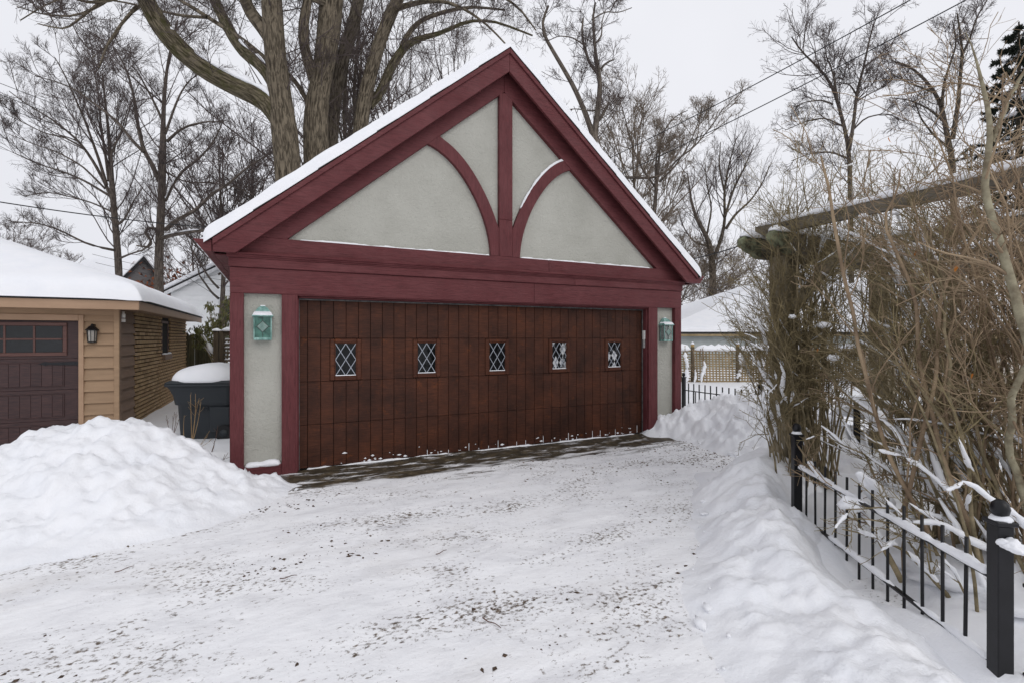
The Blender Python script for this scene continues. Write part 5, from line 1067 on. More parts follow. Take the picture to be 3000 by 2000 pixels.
# ------------------------------------------------------------------ fences at the back
def board_fence():
    o = empty('board_fence', tuple(px(575, 1062, 13.6)*[1, 1, 0])); tag(o, 'mossy vertical board fence behind the trash cart', 'fence')
    x = -.38; i = 0
    while x < .55:
        w = random.uniform(.13, .17); h = 1.72+random.uniform(-.07, .04)-.3*(i > 3)
        prism('board', o, MAT['fence_wood'], [(x, .0), (x+w, 0), (x+w, h-.04), (x+w*.8, h), (x+w*.2, h), (x, h-.04)], random.uniform(-.01, .01), .03, .003)
        if random.random() < .6: snow_strip('snow', o, [(x+.02, .015, h-.003), (x+w-.02, .015, h-.003)], .05, .04, seed=i, step=.02)
        x += w+.012; i += 1
    for z in (.4, 1.35): box('rail', o, MAT['fence_wood'], -.4, .6, .035, .08, z, z+.09)
    box('post', o, MAT['fence_brown'], -.47, -.39, -.02, .07, 0, 1.7)
    o2 = empty('lattice_fence', tuple(px(655, 1062, 11.6)*[1, 1, 0])); tag(o2, 'brown louvred fence panel with snow cap against the maroon garage', 'fence')
    for x0, x1 in ((-.22, -.11), (-.07, .02), (.75, .85)): box('post', o2, MAT['fence_brown'], x0, x1, -.05, .05, 0, 1.78)
    box('top_rail', o2, MAT['fence_brown'], .025, .745, -.04, .04, 1.66, 1.78)
    for k in range(15): z = .2+k*.095; box('slat', o2, MAT['fence_brown'], .025, .745, -.035, .035, z, z+.045)
    for k in range(0, 15): snow_strip('snow', o2, [(.03, -.015, .245+k*.095), (.7, -.015, .245+k*.095)], .05, .03, seed=k, gap=.35)
    snow_strip('snow', o2, [(-.26, 0, 1.78), (-.05, 0, 1.775)], .22, .13, seed=2, step=.02); snow_strip('snow', o2, [(-.04, 0, 1.78), (.85, 0, 1.78)], .2, .12, seed=3, step=.03)
board_fence()
def cedar_lattice():
    Zl = 16.5; a = px(1940, 1100, Zl); o = empty('cedar_fence', (a[0], Zl, .05)); tag(o, 'cedar lattice fence capped with snow beside the maroon garage', 'fence')
    xs = [0.0, 1.1, 2.55, 4.0, 5.5, 7.0]; H_ = 1.16; rg = np.random.default_rng(2); ys = [.5, .2, .0, .25, .1, .3]
    for i, x in enumerate(xs):
        box('post', o, MAT['fence_brown'], x-.05, x+.05, ys[i]-.05, ys[i]+.05, 0, H_+.1); v = [(-.06, -.06, 0), (.06, -.06, 0), (.06, .06, 0), (-.06, .06, 0), (0, 0, .1)]
        lathe('post_cap', o, MAT['wood_raw'], [(.06, H_+.1), (.065, H_+.17), (.05, H_+.19)], 8, (x, ys[i], 0), False); lathe('snow', o, MAT['snow'], [(.065, H_+.185), (.05, H_+.23), (.02, H_+.27)], 8, (x, ys[i], 0))
    for i in range(len(xs)-1):
        p, q = Vector((xs[i]+.05, ys[i], 0)), Vector((xs[i+1]-.05, ys[i+1], 0)); up = Vector((0, 0, 1))
        bar('top_rail', o, MAT['lattice'], p+up*(H_-.03), q+up*(H_-.03), .05, .06); bar('bottom_rail', o, MAT['lattice'], p+up*.1, q+up*.1, .05, .06)
        bm = bmesh.new(); L = (q-p).length; nv = int(L/.1)
        lean = rg.uniform(-.12, .12)
        def slat(a, b, w, y):
            d = (b-a); n_ = Vector((d.y, -d.x, 0)).normalized() if abs(d.x) > .3 else (q-p).normalized().cross(up).normalized(); s = d.cross(n_).normalized()*w/2; t_ = n_*.006; c = n_*y
            vs = [bm.verts.new(r+k+c) for k in (t_, -t_) for r in (a+s, a-s, b-s, b+s)]
            for f in ((0, 1, 2, 3), (7, 6, 5, 4), (0, 4, 5, 1), (1, 5, 6, 2), (2, 6, 7, 3), (3, 7, 4, 0)): bm.faces.new([vs[k] for k in f])
        for k in range(1, nv): f = k/nv; slat(p.lerp(q, f)+up*.12, p.lerp(q, min(1, max(0, f+lean/L*.6)))+up*(H_-.06), .046, .008)
        for k in range(1, 12): z = .12+k*(H_-.18)/12; slat(p+up*z, q+up*(z+lean*.2), .042, -.008)
        me = bpy.data.meshes.new('lattice_slats'); bm.to_mesh(me); bm.free(); tag(link('lattice_slats', me, MAT['lattice'], o), kind='stuff')
        snow_strip('snow', o, [tuple(p+up*(H_-.0)), tuple(q+up*(H_-.0))], .3, .24, seed=i+1, step=.1)
    # dead vine with snow clinging
    rgv = np.random.default_rng(4); vp = []
    for k in range(26): x = rgv.uniform(.3, 6.5); vp.append([(x+.25*fbm(np.array(t*2.+k), 0.3, k, 2), -.04, .05+t*H_) for t in np.linspace(0, 1, 9)])
    P = np.array([[(float(a), b, c) for a, b, c in r] for r in vp]); R = np.full(P.shape[:2], .012); c2, cr2 = children(P, R, 9, rgv, (30, 80), (.15, .35), .1, 5, .3, 0, .6, .006)
    V, Q = join([tubes(P, R, 4), tubes(c2, cr2, 3)]); tag(link('dead_vine', npmesh('dead_vine', V, Q), MAT['twig_tan'], o), kind='stuff')
    snow_on(P, R, rgv, 40, 'snow', o, 1, .05, (3, 5), .2, 1.1)
cedar_lattice()

# ------------------------------------------------------------------ black iron fences
bk = MAT['black_metal']
def fence_post(par, x, y, h=.765, w=.066, rz=0):
    p = box('post', par, bk, x-w/2, x+w/2, y-w/2, y+w/2, -.25, h, .004, (0, 0, rz)); z0 = (h+.25)/2
    box('cap', p, bk, -w*.68, w*.68, -w*.68, w*.68, z0, z0+.022, .005); lathe('finial', p, bk, [(.018, z0+.02), (.018, z0+.035), (.03, z0+.045), (.036, z0+.07), (.03, z0+.095), (.014, z0+.11)], 14); return p
def iron_fence(label, p0, p1, npick, pick0, step, top=.63, rails=(.507, .112), posts=(1, 1), snow=True, seed=0, prad=.0085, group='black iron fence runs'):
    p0 = Vector((*p0, 0)); p1 = Vector((*p1, 0)); o = empty('iron_fence', tuple(p0)); tag(o, label, 'fence', group); d = (p1-p0); L = d.length; u_ = d/L; rz = math.atan2(d.y, d.x); rg = np.random.default_rng(seed)
    if posts[0]: fence_post(o, 0, 0, rz=rz)
    if posts[1]: fence_post(o, d.x, d.y, rz=rz)
    for z in rails:
        bar('rail', o, bk, u_*.03+Vector((0, 0, z)), u_*(L-.03)+Vector((0, 0, z)), .026, .018)
        if snow: snow_strip('snow', o, [tuple(u_*.05+Vector((0, 0, z+.008))), tuple(u_*(L-.05)+Vector((0, 0, z+.008)))], .042, .04, seed=seed+int(z*100), step=.012, gap=.12 if z > .3 else .42)
    cy = bpy.data.meshes.get('picket%d' % int(top*100))
    if cy is None:
        bm = bmesh.new(); bmesh.ops.create_cone(bm, segments=10, radius1=prad, radius2=prad, depth=top+.2, cap_ends=True); cy = bpy.data.meshes.new('picket%d' % int(top*100)); bm.to_mesh(cy); bm.free(); cy.materials.append(bk); cy.polygons.foreach_set('use_smooth', [len(p.vertices) == 4 for p in cy.polygons])
    for k in range(npick): link('picket', cy, None, o, u_*(pick0+k*step)+Vector((0, 0, top/2-.1)), (rg.normal(0, .006), rg.normal(0, .006), 0))
    return o
NF0 = (2.438, 4.18); NF1 = (2.2, 2.2)
nf = iron_fence('near black iron fence run with snowy rails in the right foreground', NF0, NF1, 13, .172, .148, seed=1)
# snow sitting on the near post cap and twig
nl = Vector((NF1[0]-NF0[0], NF1[1]-NF0[1], .787)); snow_strip('snow', nf, [tuple(nl+Vector((-.04, 0, 0))), tuple(nl+Vector((.045, .0, 0)))], .09, .05, seed=3, step=.01); nl2 = Vector((0, 0, .787)); snow_strip('snow', nf, [tuple(nl2+Vector((-.04, 0, 0))), tuple(nl2+Vector((.04, 0, 0)))], .08, .04, seed=4, step=.01)
iron_fence('black iron fence leaving the near corner post past the frame', (2.235, 2.17), (3.2, 1.75), 6, .15, .148, posts=(0, 0), seed=5)
ga, gb_ = px(2003, 1, 10.4), px(2228, 1, 8.7)
gf = iron_fence('black iron fence panel beside the maroon garage above the snow bank', (ga[0], ga[1]), (gb_[0], gb_[1]), 12, .14, .148, top=.66, snow=False, seed=7, prad=.0125)
gc = px(2420, 1, 8.0); iron_fence('black iron fence run behind the pergola post', (gb_[0]+.04, gb_[1]-.02), (gc[0], gc[1]), 8, .14, .15, top=.661, posts=(0, 0), snow=False, seed=8)
# chain hanging from the panel rail
ch = px(2033, 1145, 10.1); CH = empty('chain', (ch[0], ch[1]-.03, .5)); tag(CH, 'black chain hanging from the iron fence panel by the garage', 'chain')
bm = bmesh.new()
for k in range(13):
    for sx in (-1, 1):
        m_ = Matrix.Translation((sx*.022, 0, -.0-k*.026)) @ Matrix.Rotation(k % 2*math.pi/2, 4, 'Z'); bmesh.ops.create_uvsphere(bm, u_segments=6, v_segments=5, radius=.014, matrix=m_)
me = bpy.data.meshes.new('links'); bm.to_mesh(me); bm.free(); link('links', me, bk, CH)
fa, fb2 = px(2510, 1, 5.8), px(2850, 1, 5.3)
iron_fence('black iron fence run among the shrub stems behind the thicket', (fa[0], fa[1]), (fb2[0], fb2[1]), 8, .15, .15, seed=9, top=.632)
sq = px(2930, 1, 5.0); iron_fence('tall black iron trellis in front of the garden shed', (px(2880, 1, 9.5)[0], 9.5), (px(2880, 1, 9.5)[0]+1.5, 9.4), 11, .05, .14, top=1.5, rails=(1.48, 1.28, .25), posts=(0, 0), snow=False, seed=11)

# ------------------------------------------------------------------ pergola
PG = empty('pergola', (*loc(4.55, 3.15), 0), ROT); tag(PG, 'weathered timber pergola with snow capped beams overgrown by shrubs', 'pergola')
def pg(s, d): return s-4.55, -(d-3.15)
ow, ob_ = MAT['old_wood'], MAT['old_beam']
for s in (4.55, 6.35, 8.0):
    x, y = pg(s, 3.15); box('post', PG, ow, x-.1, x+.1, y-.1, y+.1, -.1, 2.45, .012); 
for dd2, s0, s1 in ((2.98, 4.1, 8.5), (3.3, 4.12, 8.5)):
    x0, y = pg(s0, dd2); x1, _ = pg(s1, dd2); z0, z1 = 2.44, 2.66
    prism('beam', PG, ob_, [(x0+.3, z0), (x1, z0), (x1, z1), (x0+.05, z1), (x0, z1-.04), (x0, z1-.1), (x0+.1, z1-.15), (x0+.16, z0+.06)], y-.03, y+.03, .006)
    prism('beam_end', PG, MAT['lichen'], [(x0+.29, z0-.003), (x0+.31, z1+.004), (x0+.05, z1+.004), (x0-.004, z1-.04), (x0-.004, z1-.1), (x0+.1, z1-.155), (x0+.16, z0+.05)], y-.034, y+.034, .006)
    snow_strip('snow', PG, [(x0+.02, y, z1+.003), (x1, y, z1+.003)], .11, .07, seed=int(dd2*10), step=.04)
for k, s in enumerate((4.4, 6.2, 8.0)):
    x, ya = pg(s, 2.95); _, yb = pg(s, 6.4)
    v0, v1 = 2.67, 2.785; poly = [(ya, v0+.06), (ya-.12, v0), (yb, v0), (yb, v1), (ya, v1)]
    v = [(x+sx*.028, p[0], p[1]) for sx in (-1, 1) for p in poly]; n_ = 5
    link('rafter', pymesh('rafter', v, [tuple(range(5)), tuple(range(9, 4, -1))]+[(i, i+5, (i+1) % 5+5, (i+1) % 5) for i in range(5)]), ob_, PG)
    snow_strip('snow', PG, [(x, ya-.02, v1+.001), (x, yb, v1+.001)], .075, .07, seed=20+k, step=.04, gap=.08 if k else 0)
for s in (4.55, 6.35):
    x, y = pg(s, 3.15); bar('brace', PG, ow, (x, y-.1, 1.9), (x, y-.6, 2.45), .07, .09)

# ------------------------------------------------------------------ shrubs and vines
def pick(rg, n, bx): return np.stack([px(*q) for q in zip(rg.uniform(bx[0], bx[1], n), rg.uniform(bx[2], bx[3], n), rg.uniform(bx[4], bx[5], n))])
def shrub(name, label, cat, base_c, base_r, boxes, seed, stemm, twigm, r0=(.008, .016), lev=((7, (20, 55), (.2, .45)), (5, (25, 60), (.3, .6)), (3, (25, 60), (.35, .6))), rmin=(.0026, .0018, .0013), arch=.35, K=14, snow=0, snow_sz=.012, leaves=0, wig=.1, zsnow=None, leafm='leaf_orange', up=.03, jit=.06, tmin=.25):
    rg = np.random.default_rng(seed); o = empty(name, (base_c[0], base_c[1], 0)); tag(o, label, cat); off = np.array([[base_c[0], base_c[1], 0.]])
    T_ = np.vstack([pick(rg, n_, bx) for n_, bx in boxes]); m = len(T_); B_ = np.c_[np.array(base_c)[None, :2]+rg.normal(0, 1, (m, 2))*base_r, np.full(m, .0)]
    t = np.linspace(0, 1, K)[None, :, None]; mid = (B_+T_)/2; ht = np.linalg.norm(T_-B_, axis=1)[:, None]; mid = B_+(T_-B_)*[.3, .3, .62]+rg.normal(0, .08, (m, 3))*ht; mid[:, 2] += arch*.3*ht[:, 0]
    P = (1-t)**2*B_[:, None]+2*t*(1-t)*mid[:, None]+t**2*T_[:, None]
    w_ = np.cumsum(rg.normal(0, 1, (m, K, 3)), 1)*jit*ht[:, None]/K; w_ -= w_[:, :1]; P = P+w_
    R = rg.uniform(r0[0], r0[1], m)[:, None]*np.linspace(1, .28, K)[None]
    link('stems', npmesh('stems', *[a-(off if i == 0 else 0) for i, a in enumerate(tubes(P, R, 7))]), stemm, o)
    acc = []; Pc, Rc = P, R; keep = [(P, R)]
    for k, (n_, an, lr) in enumerate(lev):
        Pc, Rc = children(Pc, Rc, n_, rg, an, lr, tmin if k == 0 else .1, (6, 4, 3)[k], wig, up, .6, rmin[k], .5, texp=.45); acc.append(tubes(Pc, Rc, 4 if k == 0 else 3)); keep.append((Pc, Rc))
    V, Q = join(acc); link('twigs', npmesh('twigs', V-off, Q), twigm, o)
    if snow:
        rel = (P-off[None], R); snow_on(rel[0], rel[1], rg, snow, 'snow', o, 1.0, snow_sz, (3, 6), .5, .88, zsnow); snow_on(keep[1][0]-off[None], keep[1][1], rg, snow, 'snow', o, 1., snow_sz*.6, (3, 6), .5, .75, zsnow)
    lf = bpy.data.meshes.get('leaf') 
    for k in range(leaves):
        Pl = keep[2][0]; m_ = rg.integers(len(Pl)); p = Pl[m_, -1]-off[0]; s = rg.uniform(.016, .026)
        v = [(0, 0, 0), (s*.5, s*.2, -s*.6), (0, s*.1, -s*.8), (-s*.5, s*.2, -s*.6), (s*.35, s*.3, -s*1.5), (0, s*.2, -s*1.6), (-s*.35, s*.3, -s*1.5), (0, s*.1, -s*2.1)]
        link('leaf', pymesh('leaf', v, [(0, 1, 2), (0, 2, 3), (1, 4, 5, 2), (3, 2, 5, 6), (4, 7, 5), (5, 7, 6)]), MAT[leafm], o, tuple(p), tuple(rg.uniform(-.6, .6, 3)))
    return o
mv1 = loc(4.55, 3.3)
shrub('climbing_vine', 'dense olive vine thicket smothering the nearest pergola post', 'vine', (mv1[0]+.16, mv1[1]-.02), .1,
      [(34, (2190, 2480, 600, 860, 4.5, 5.2)), (20, (2230, 2480, 470, 640, 4.6, 5.3)), (11, (2250, 2450, 900, 1150, 4.6, 5.3)), (7, (2140, 2230, 760, 1000, 4.6, 5.1))], 101, MAT['stem_moss'], MAT['twig_olive'], (.006, .014),
      lev=((7, (20, 60), (.14, .3)), (4, (25, 65), (.3, .6)), (3, (25, 65), (.4, .7))), snow=14, snow_sz=.01, leaves=1, wig=.12, jit=.12)
shrub('budding_branch_shrub', 'thin budding shrub reaching left from the pergola post over the lattice fence', 'shrub', (2.75, 4.75), .08,
      [(9, (2130, 2260, 900, 1010, 4.3, 4.8)), (7, (2200, 2300, 1050, 1280, 4.2, 4.7))], 102, MAT['stem_moss'], MAT['twig_olive'], (.007, .012), lev=((6, (25, 60), (.2, .4)), (5, (25, 65), (.3, .6)), (3, (40, 70), (.2, .4))), snow=14, snow_sz=.012, wig=.16, arch=.5, jit=.14, tmin=.45)
ARCH = shrub('arching_shrub', 'big arching shrub with snow laden stems leaning over the near iron fence', 'shrub', (2.98, 2.95), .24,
      [(20, (2330, 2620, 1000, 1330, 3.6, 4.8)), (18, (2420, 2760, 760, 1050, 3.2, 4.4)), (8, (2480, 2760, 1250, 1480, 3.0, 3.8)), (12, (2560, 2900, 560, 800, 3.0, 4.)), (4, (2460, 2620, 1480, 1580, 2.9, 3.3))], 103, MAT['stem_moss'], MAT['twig_olive'], (.006, .015),
      lev=((6, (20, 55), (.14, .32)), (4, (25, 60), (.3, .6)), (2, (25, 60), (.35, .6))), snow=85, snow_sz=.012, leaves=6, zsnow=1.05, arch=.55, jit=.12)
TANG = shrub('tangled_shrub', 'tall tan brown shrub tangle filling the right edge of the frame', 'shrub', (3.35, 2.95), .26,
      [(30, (2640, 2990, 400, 720, 2.7, 3.9)), (18, (2640, 3020, 700, 1050, 2.7, 3.9)), (9, (2750, 3030, 1050, 1450, 2.5, 3.4)), (3, (2840, 2960, 200, 330, 2.7, 3.2))], 104, MAT['twig_tan'], MAT['twig_tan'], (.005, .012),
      lev=((6, (20, 60), (.14, .32)), (4, (25, 65), (.3, .6)), (2, (25, 65), (.4, .7))), snow=60, snow_sz=.01, leaves=6, zsnow=1.15, arch=.5, jit=.13)
shrub('upright_shrub', 'olive upright shrub with bare vertical shoots above the pergola beam', 'shrub', (4.2, 4.7), .3,
      [(50, (2380, 2860, 540, 790, 4.0, 5.2)), (12, (2440, 2900, 800, 1100, 4.4, 5.6))], 105, MAT['stem_moss'], MAT['twig_olive'], (.006, .013), lev=((6, (18, 50), (.14, .32)), (4, (25, 60), (.3, .6)), (2, (25, 60), (.4, .7))), snow=40, snow_sz=.013, leaves=2, arch=.3, jit=.1)
# thick stems that stand out
def heavy(par, label, spec, m, seed, nt=10, snow=0, lr=(.15, .4), rr_=.4):
    P, R = resample([px(a, b, c) for a, b, c, r in spec], [r for *_, r in spec], 24); rg = np.random.default_rng(seed); off = np.array([[par.location[0], par.location[1], 0]])
    wob = np.stack([fbm(np.linspace(0, 5, 24)+seed*k, np.zeros(24)+k, seed, 3) for k in (1, 2, 3)], 1)*.02; P = P+wob
    V, Q = tubes(P[None], R[None], 9); o = link('thick_stem', npmesh('thick_stem', V-off, Q), m, par); o['label'] = label
    c, r = children(P[None], R[None], nt, rg, (25, 60), lr, .2, 7, .16, .05, rr_, .003); c2, r2 = children(c, r, 5, rg, (25, 60), (.3, .6), .1, 5, .18, .02, .6, .002); c3, r3_ = children(c2, r2, 2, rg, (25, 60), (.3, .6), .1, 5, .18, .02, .6, .0016)
    V, Q = join([tubes(c, r, 5), tubes(c2, r2, 3), tubes(c3, r3_, 3)]); tag(link('twigs', npmesh('twigs', V-off, Q), MAT['twig_tan'], o), kind='stuff')
    if snow: snow_strip('snow', o, [tuple(P[i]+np.array([0, -.004, R[i]*.85])-off[0]) for i in range(3, 20)], .042, .026, seed=seed, step=.02, gap=.42)
heavy(TANG, 'thick pale lichen covered stem bowing up at the right edge', [(3060, 1150, 2.45, .022), (3010, 960, 2.4, .021), (2950, 780, 2.4, .019), (2905, 660, 2.4, .017), (2890, 540, 2.4, .015), (2905, 430, 2.4, .013), (2897, 330, 2.4, .011), (2880, 230, 2.42, .008), (2845, 150, 2.45, .004), (2820, 90, 2.48, .0015)], MAT['stem_lichen'], 3, 9, lr=(.2, .4))
heavy(TANG, 'pale lichen side fork high at the right edge', [(2900, 420, 2.4, .01), (2940, 330, 2.4, .009), (2975, 240, 2.42, .007), (3030, 150, 2.45, .003)], MAT['stem_lichen'], 5, 6, lr=(.2, .4))
heavy(TANG, 'second lichen stem crossing low at the right edge', [(3030, 1020, 2.6, .016), (2960, 1180, 2.7, .017), (2960, 1330, 2.8, .018), (3010, 1500, 2.8, .018)], MAT['stem_lichen'], 9, 5, lr=(.2, .4))
heavy(ARCH, 'long reddish brown stem rising in front of the pergola beam', [(2720, 1560, 3.0, .013), (2600, 1340, 3.2, .0125), (2540, 1120, 3.3, .012), (2490, 900, 3.4, .0115), (2455, 720, 3.4, .011), (2430, 560, 3.4, .0095), (2405, 460, 3.4, .006)], MAT['twig_tan'], 4, 10)
heavy(ARCH, 'brown stem forking right across the pergola posts', [(2640, 1500, 3.1, .013), (2700, 1300, 3.1, .0125), (2745, 1100, 3.1, .011), (2760, 860, 3.1, .01), (2830, 720, 3.1, .009), (2900, 620, 3., .008), (2990, 500, 2.9, .006)], MAT['twig_tan'], 6, 9)
heavy(ARCH, 'brown stem arching over the middle pergola post', [(2870, 1600, 2.9, .014), (2760, 1330, 3.0, .013), (2690, 1050, 3.2, .012), (2690, 860, 3.2, .011), (2640, 760, 3.2, .009), (2580, 640, 3.2, .007), (2640, 560, 3.2, .006), (2640, 500, 3.2, .004)], MAT['twig_tan'], 7, 9)
heavy(ARCH, 'mossy fallen limb with snow along it inside the thicket', [(2480, 1090, 4.6, .03), (2580, 1180, 4.4, .034), (2700, 1230, 4.2, .036), (2800, 1290, 4.0, .036), (2900, 1400, 3.7, .038)], MAT['stem_moss'], 8, 8, snow=1)
for i, (spec, lb) in enumerate((([(2860, 1640, 2.95, .02), (2790, 1500, 3.05, .02), (2690, 1340, 3.3, .018), (2580, 1230, 3.6, .015), (2460, 1140, 4., .011), (2380, 1040, 4.2, .007)], 'snowy mossy stem slanting left above the fence rails'), ([(2890, 1700, 2.85, .022), (2840, 1560, 2.95, .021), (2760, 1420, 3.1, .018), (2700, 1260, 3.3, .014), (2660, 1120, 3.5, .01)], 'snowy mossy stem rising beside the near fence post'), ([(2640, 1700, 2.95, .017), (2560, 1540, 3.2, .016), (2480, 1460, 3.5, .014), (2400, 1400, 3.8, .011), (2330, 1300, 4.2, .007)], 'mossy stem passing low behind the fence pickets'))):
    heavy(ARCH, lb, spec, MAT['stem_moss'], 20+i, 9, snow=1)
# broad snow lumps caught in the arching stems and on the fence
def snow_lump(label, c, size, seed):
    rg = np.random.default_rng(seed); bm = bmesh.new(); bmesh.ops.create_icosphere(bm, subdivisions=4, radius=1)
    for v in bm.verts:
        p = np.array(v.co); n_ = 1+.55*float(fbm(p[0]*2.1+seed, p[1]*2.1+p[2]*1.3, seed, 4)); z = p[2]*(1 if p[2] > 0 else .45); v.co = Vector((p[0]*size[0]*n_, p[1]*size[1]*n_, z*size[2]*n_))
    me = bpy.data.meshes.new('snow_clump'); bm.to_mesh(me); bm.free(); me.polygons.foreach_set('use_smooth', [True]*len(me.polygons)); o = link('snow_clump', me, MAT['snow'], at=tuple(c)); tag(o, label, 'snow clump'); return o
q = snow_lump('long clump of snow lodged on slanting stems above the fence rail', px(2560, 1440, 3.25), (.2, .08, .05), 3); q.rotation_euler = (0, .75, .5)
q = snow_lump('rounded snow clump hanging over the fence rail middle', px(2500, 1480, 3.3), (.09, .07, .06), 4)
q = snow_lump('snow clump sagging off a twig against the near fence post', px(2965, 1605, 2.14), (.055, .04, .035), 5); q.rotation_euler = (0, .35, 0)
q = snow_lump('snow heap around the shrub base behind the pickets', (2.95, 3.0, .1), (.5, .55, .14), 6)
q = snow_lump('flat snow pad on stems left of the pergola trunk', px(2760, 1290, 4.3), (.2, .1, .05), 7); q.rotation_euler = (0, .5, .3)
q = snow_lump('big snow mound under the middle pergola post', px(2610, 1210, 6.0), (.55, .4, .2), 8)
for i, (x, y, Z, s, lb) in enumerate(((2412, 955, 4.5, .05, 'snow tuft in the vine beside the pergola post'), (2322, 930, 4.6, .035, 'small snow tuft low on the vine thicket'), (2790, 565, 3.9, .045, 'snow tuft resting on the pergola rafter'), (2625, 625, 3.8, .035, 'snow blob wedged under the rafter'), (2530, 635, 3.9, .03, 'snow blob left of the rafter joint'), (2720, 845, 4.2, .04, 'snow pad high in the olive thicket'), (2440, 1050, 4.3, .045, 'snow pad where the vine forks'), (2880, 1380, 3.2, .05, 'snow pad on crossing stems near the right edge'))):
    snow_lump(lb, px(x, y, Z), (s, s*.8, s*.8), 30+i)

# ------------------------------------------------------------------ leafy shrub behind the cart
b = px(655, 1000, 12.6); VS = empty('leafy_shrub', (b[0], b[1], 0)); tag(VS, 'evergreen shrub with drooping leaves over the board fence', 'shrub'); rg = np.random.default_rng(55)
T_ = np.vstack([pick(rg, 16, (600, 700, 860, 960, 12.2, 13)), pick(rg, 12, (565, 690, 940, 1010, 12.2, 13)), pick(rg, 6, (548, 600, 945, 975, 12.6, 13.2))]); off = np.array([b[0], b[1], 0]); P = np.stack([off*[1, 1, 0]+(T_-off)*[t, t, t**.8]+np.array([0, 0, .25])*math.sin(math.pi*t) for t in np.linspace(0, 1, 10)], 1); R = np.linspace(.014, .004, 10)[None].repeat(len(P), 0)
c, r = children(P, R, 6, rg, (30, 70), (.08, .2), .5, 5, .15, .05, .6, .003); V, Q = join([tubes(P, R, 5), tubes(c, r, 3)]); link('stems', npmesh('stems', V-off, Q), MAT['stem_moss'], VS)
tips = np.vstack([c[:, -1], c[:, 2], P[:, -1]]); tips = np.repeat(tips, 4, 0)+rg.normal(0, .02, (len(tips)*4, 3)); n_ = len(tips); L = rg.uniform(.07, .12, (n_, 1)); dn = unit(np.c_[rg.normal(0, .35, (n_, 2)), -np.ones(n_)])*L; sd = unit(np.cross(dn, rg.standard_normal((n_, 3))))*.016
V = np.stack([tips, tips+dn*.5+sd, tips+dn, tips+dn*.5-sd], 1).reshape(-1, 3); tag(link('leaves', npmesh('leaves', V-off, np.arange(4*n_).reshape(-1, 4), False), MAT['leaf_green'], VS), kind='stuff')
snow_on(P-off[None], R, rg, 24, 'snow', VS, 1, .045, (3, 5), .4, 1.1)

# ------------------------------------------------------------------ dead weeds, twigs on the drive
def weed(label, root, tips, m, r, seed, heads=0):
    rg = np.random.default_rng(seed); b = np.array(root); o = empty('dead_weed', tuple(b)); tag(o, label, 'weed'); Ps = []
    for t in tips: e = px(*t); k = np.linspace(0, 1, 8)[:, None]; Ps.append(b+(e-b)*k+np.array([.02, 0, 0])*np.sin(k*3)*rg.uniform(-1, 1))
    P = np.array(Ps); R = np.linspace(r, r*.5, 8)[None].repeat(len(P), 0); acc = [tubes(P, R, 5)]
    c, rr = children(P, R, heads, rg, (15, 50), (.12, .3), .55, 5, .1, .05, .7, .0018) if heads else (None, None)
    if heads: acc.append(tubes(c, rr, 3))
    V, Q = join(acc); link('stalks', npmesh('stalks', V-b[None], Q), m, o); return o
wz = 6.35
weed('tall straw coloured forked weed in front of the trash cart', px(562, 1300, wz), [(558, 1155, wz), (572, 1152, wz), (584, 1165, wz+.05), (588, 1175, wz)], MAT['weed'], .0055, 1, 3)
weed('short pale stalk left of the tall straw weed', px(540, 1290, wz), [(540, 1215, wz), (538, 1250, wz)], MAT['weed'], .004, 2, 1)
weed('reddish dead stalks at the left of the trash cart', px(505, 1280, 6.6), [(488, 1215, 6.6), (512, 1205, 6.6), (516, 1210, 6.6), (525, 1225, 6.6)], MAT['weed_red'], .004, 3, 4)
weed('bent tan weed below the cart wheel', px(580, 1312, 6.2), [(612, 1262, 6.2), (606, 1272, 6.2), (620, 1285, 6.2)], MAT['weed'], .003, 4, 4)
weed('snow tipped stalk beside the garage corner board', px(618, 1328, 6.1), [(638, 1245, 6.1), (628, 1290, 6.1)], MAT['weed_red'], .004, 5, 2)
weed('broken twigs poking from snow at the corner board foot', px(655, 1345, 5.9), [(668, 1325, 5.9), (660, 1330, 5.9), (672, 1338, 5.9)], MAT['weed_red'], .003, 6, 3)
for i, (x, y, L, a, lb) in enumerate(((1440, 1828, .06, -.5, 'dark twig lying on the snow at lower centre'), (1293, 1620, .045, .7, 'short twig lying mid driveway'), (845, 1693, .05, .4, 'twig lying near the left bank foot'), (1965, 1355, .06, -.1, 'thin twig on the snow before the right bank'), (365, 1670, .045, .9, 'small twig at lower left driveway'))):
    Zt = F*EYE/(y-HY); c = px(x, y, Zt); c[2] = .012; dv = np.array([math.cos(a), math.sin(a)*1.5, 0])*L; k = np.linspace(-1, 1, 7)[:, None]; P = c+dv*k+np.array([0, .004, .002])*np.sin(k*4)
    V, Q = tubes(P[None], np.linspace(.0035, .002, 7)[None], 6); o = link('twig', npmesh('twig', V-c, Q), MAT['weed_red'], at=tuple(c)); tag(o, lb, 'twig')

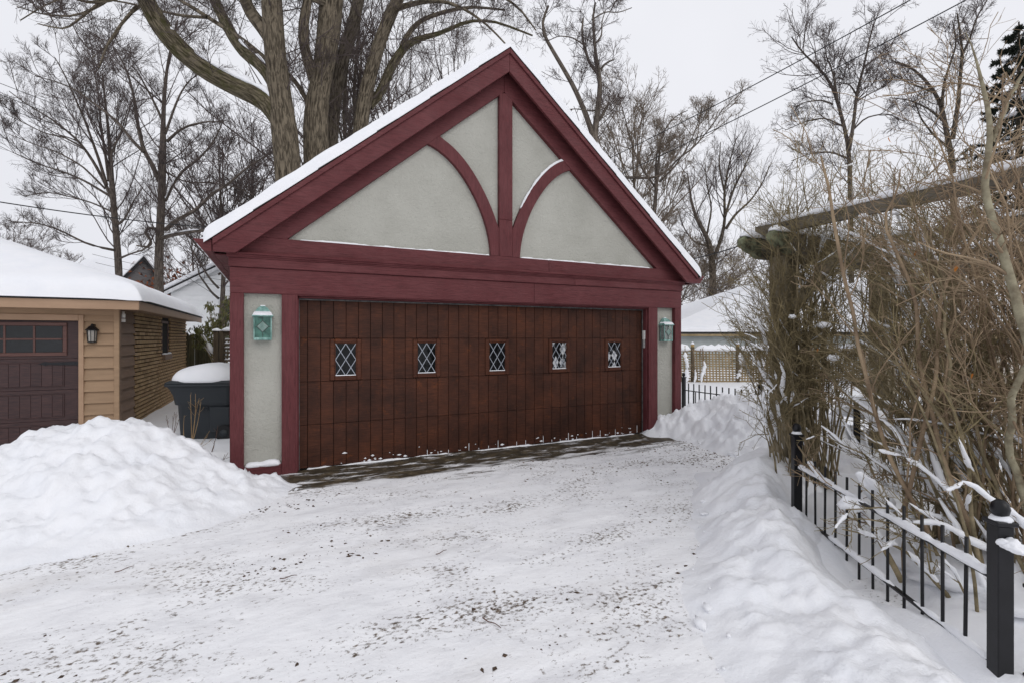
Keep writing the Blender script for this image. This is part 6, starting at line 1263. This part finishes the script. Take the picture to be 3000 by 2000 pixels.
# ------------------------------------------------------------------ utility pole and wires
pp = px(1782, 462, 20); UP = empty('utility_pole', (pp[0], pp[1], 0)); tag(UP, 'wooden utility pole top just past the right roof slope', 'utility pole')
V, Q, uv = tubeuv(np.array([[[0, 0, z] for z in np.linspace(0, pp[2], 8)]]), np.linspace(.15, .12, 8)[None], 12); link('shaft', npmesh('shaft', V, Q, True, uv), MAT['bark_dark'], UP); lathe('top', UP, MAT['lichen'], [(.12, pp[2]-.002), (.1, pp[2]+.02)], 12)
box('crossarm', UP, MAT['old_wood'], -.05, .5, -.2, -.1, pp[2]-.75, pp[2]-.63); lathe('insulator', UP, MAT['weatherstrip'], [(.03, pp[2]-.25), (.05, pp[2]-.18), (.03, pp[2]-.1)], 10, (.25, -.1, 0)); lathe('insulator', UP, MAT['weatherstrip'], [(.03, pp[2]-.63), (.05, pp[2]-.56), (.03, pp[2]-.5)], 10, (.42, -.15, 0))
def wire(label, a, b, sag, r):
    a = px(*a); b = px(*b); k = np.linspace(0, 1, 24)[:, None]; P = a+(b-a)*k-np.array([0, 0, sag])*4*k*(1-k); V, Q = tubes(P[None], np.full((1, 24), r), 6); o = link('utility_wire', npmesh('utility_wire', V-a[None], Q), MAT['wire'], at=tuple(a)); tag(o, label, 'wire', 'overhead utility wires')
wire('upper of two wires crossing the sky at right', (1790, 462, 20), (2900, -130, 11), .12, .015); wire('lower of two wires crossing the sky at right', (1800, 520, 20), (3000, -90, 11), .12, .015)
wire('thick cable passing low behind the left eave', (-60, 583, 12.5), (690, 672, 17), .1, .016)
wire('highest thin wire across the left treetops', (-50, 225, 13), (760, 500, 26), .2, .008); wire('second thin wire across the left treetops', (-50, 258, 13), (760, 520, 26), .25, .008); wire('third thin wire across the left treetops', (-50, 290, 13), (760, 545, 26), .3, .008)
wire('steep thin wire over the tan garage roof', (-50, 352, 13), (690, 900, 24), .3, .008); wire('lowest thin wire before the white house', (280, 770, 20), (690, 842, 22), .1, .008); wire('thin wire just above the white house gable', (270, 745, 20), (690, 826, 22), .1, .008)
wire('short black cable beside the right eave', (1960, 775, 15), (2230, 700, 12), .05, .016); wire('drop wire below the right gutter end', (1985, 815, 16), (2400, 905, 12), .1, .007)
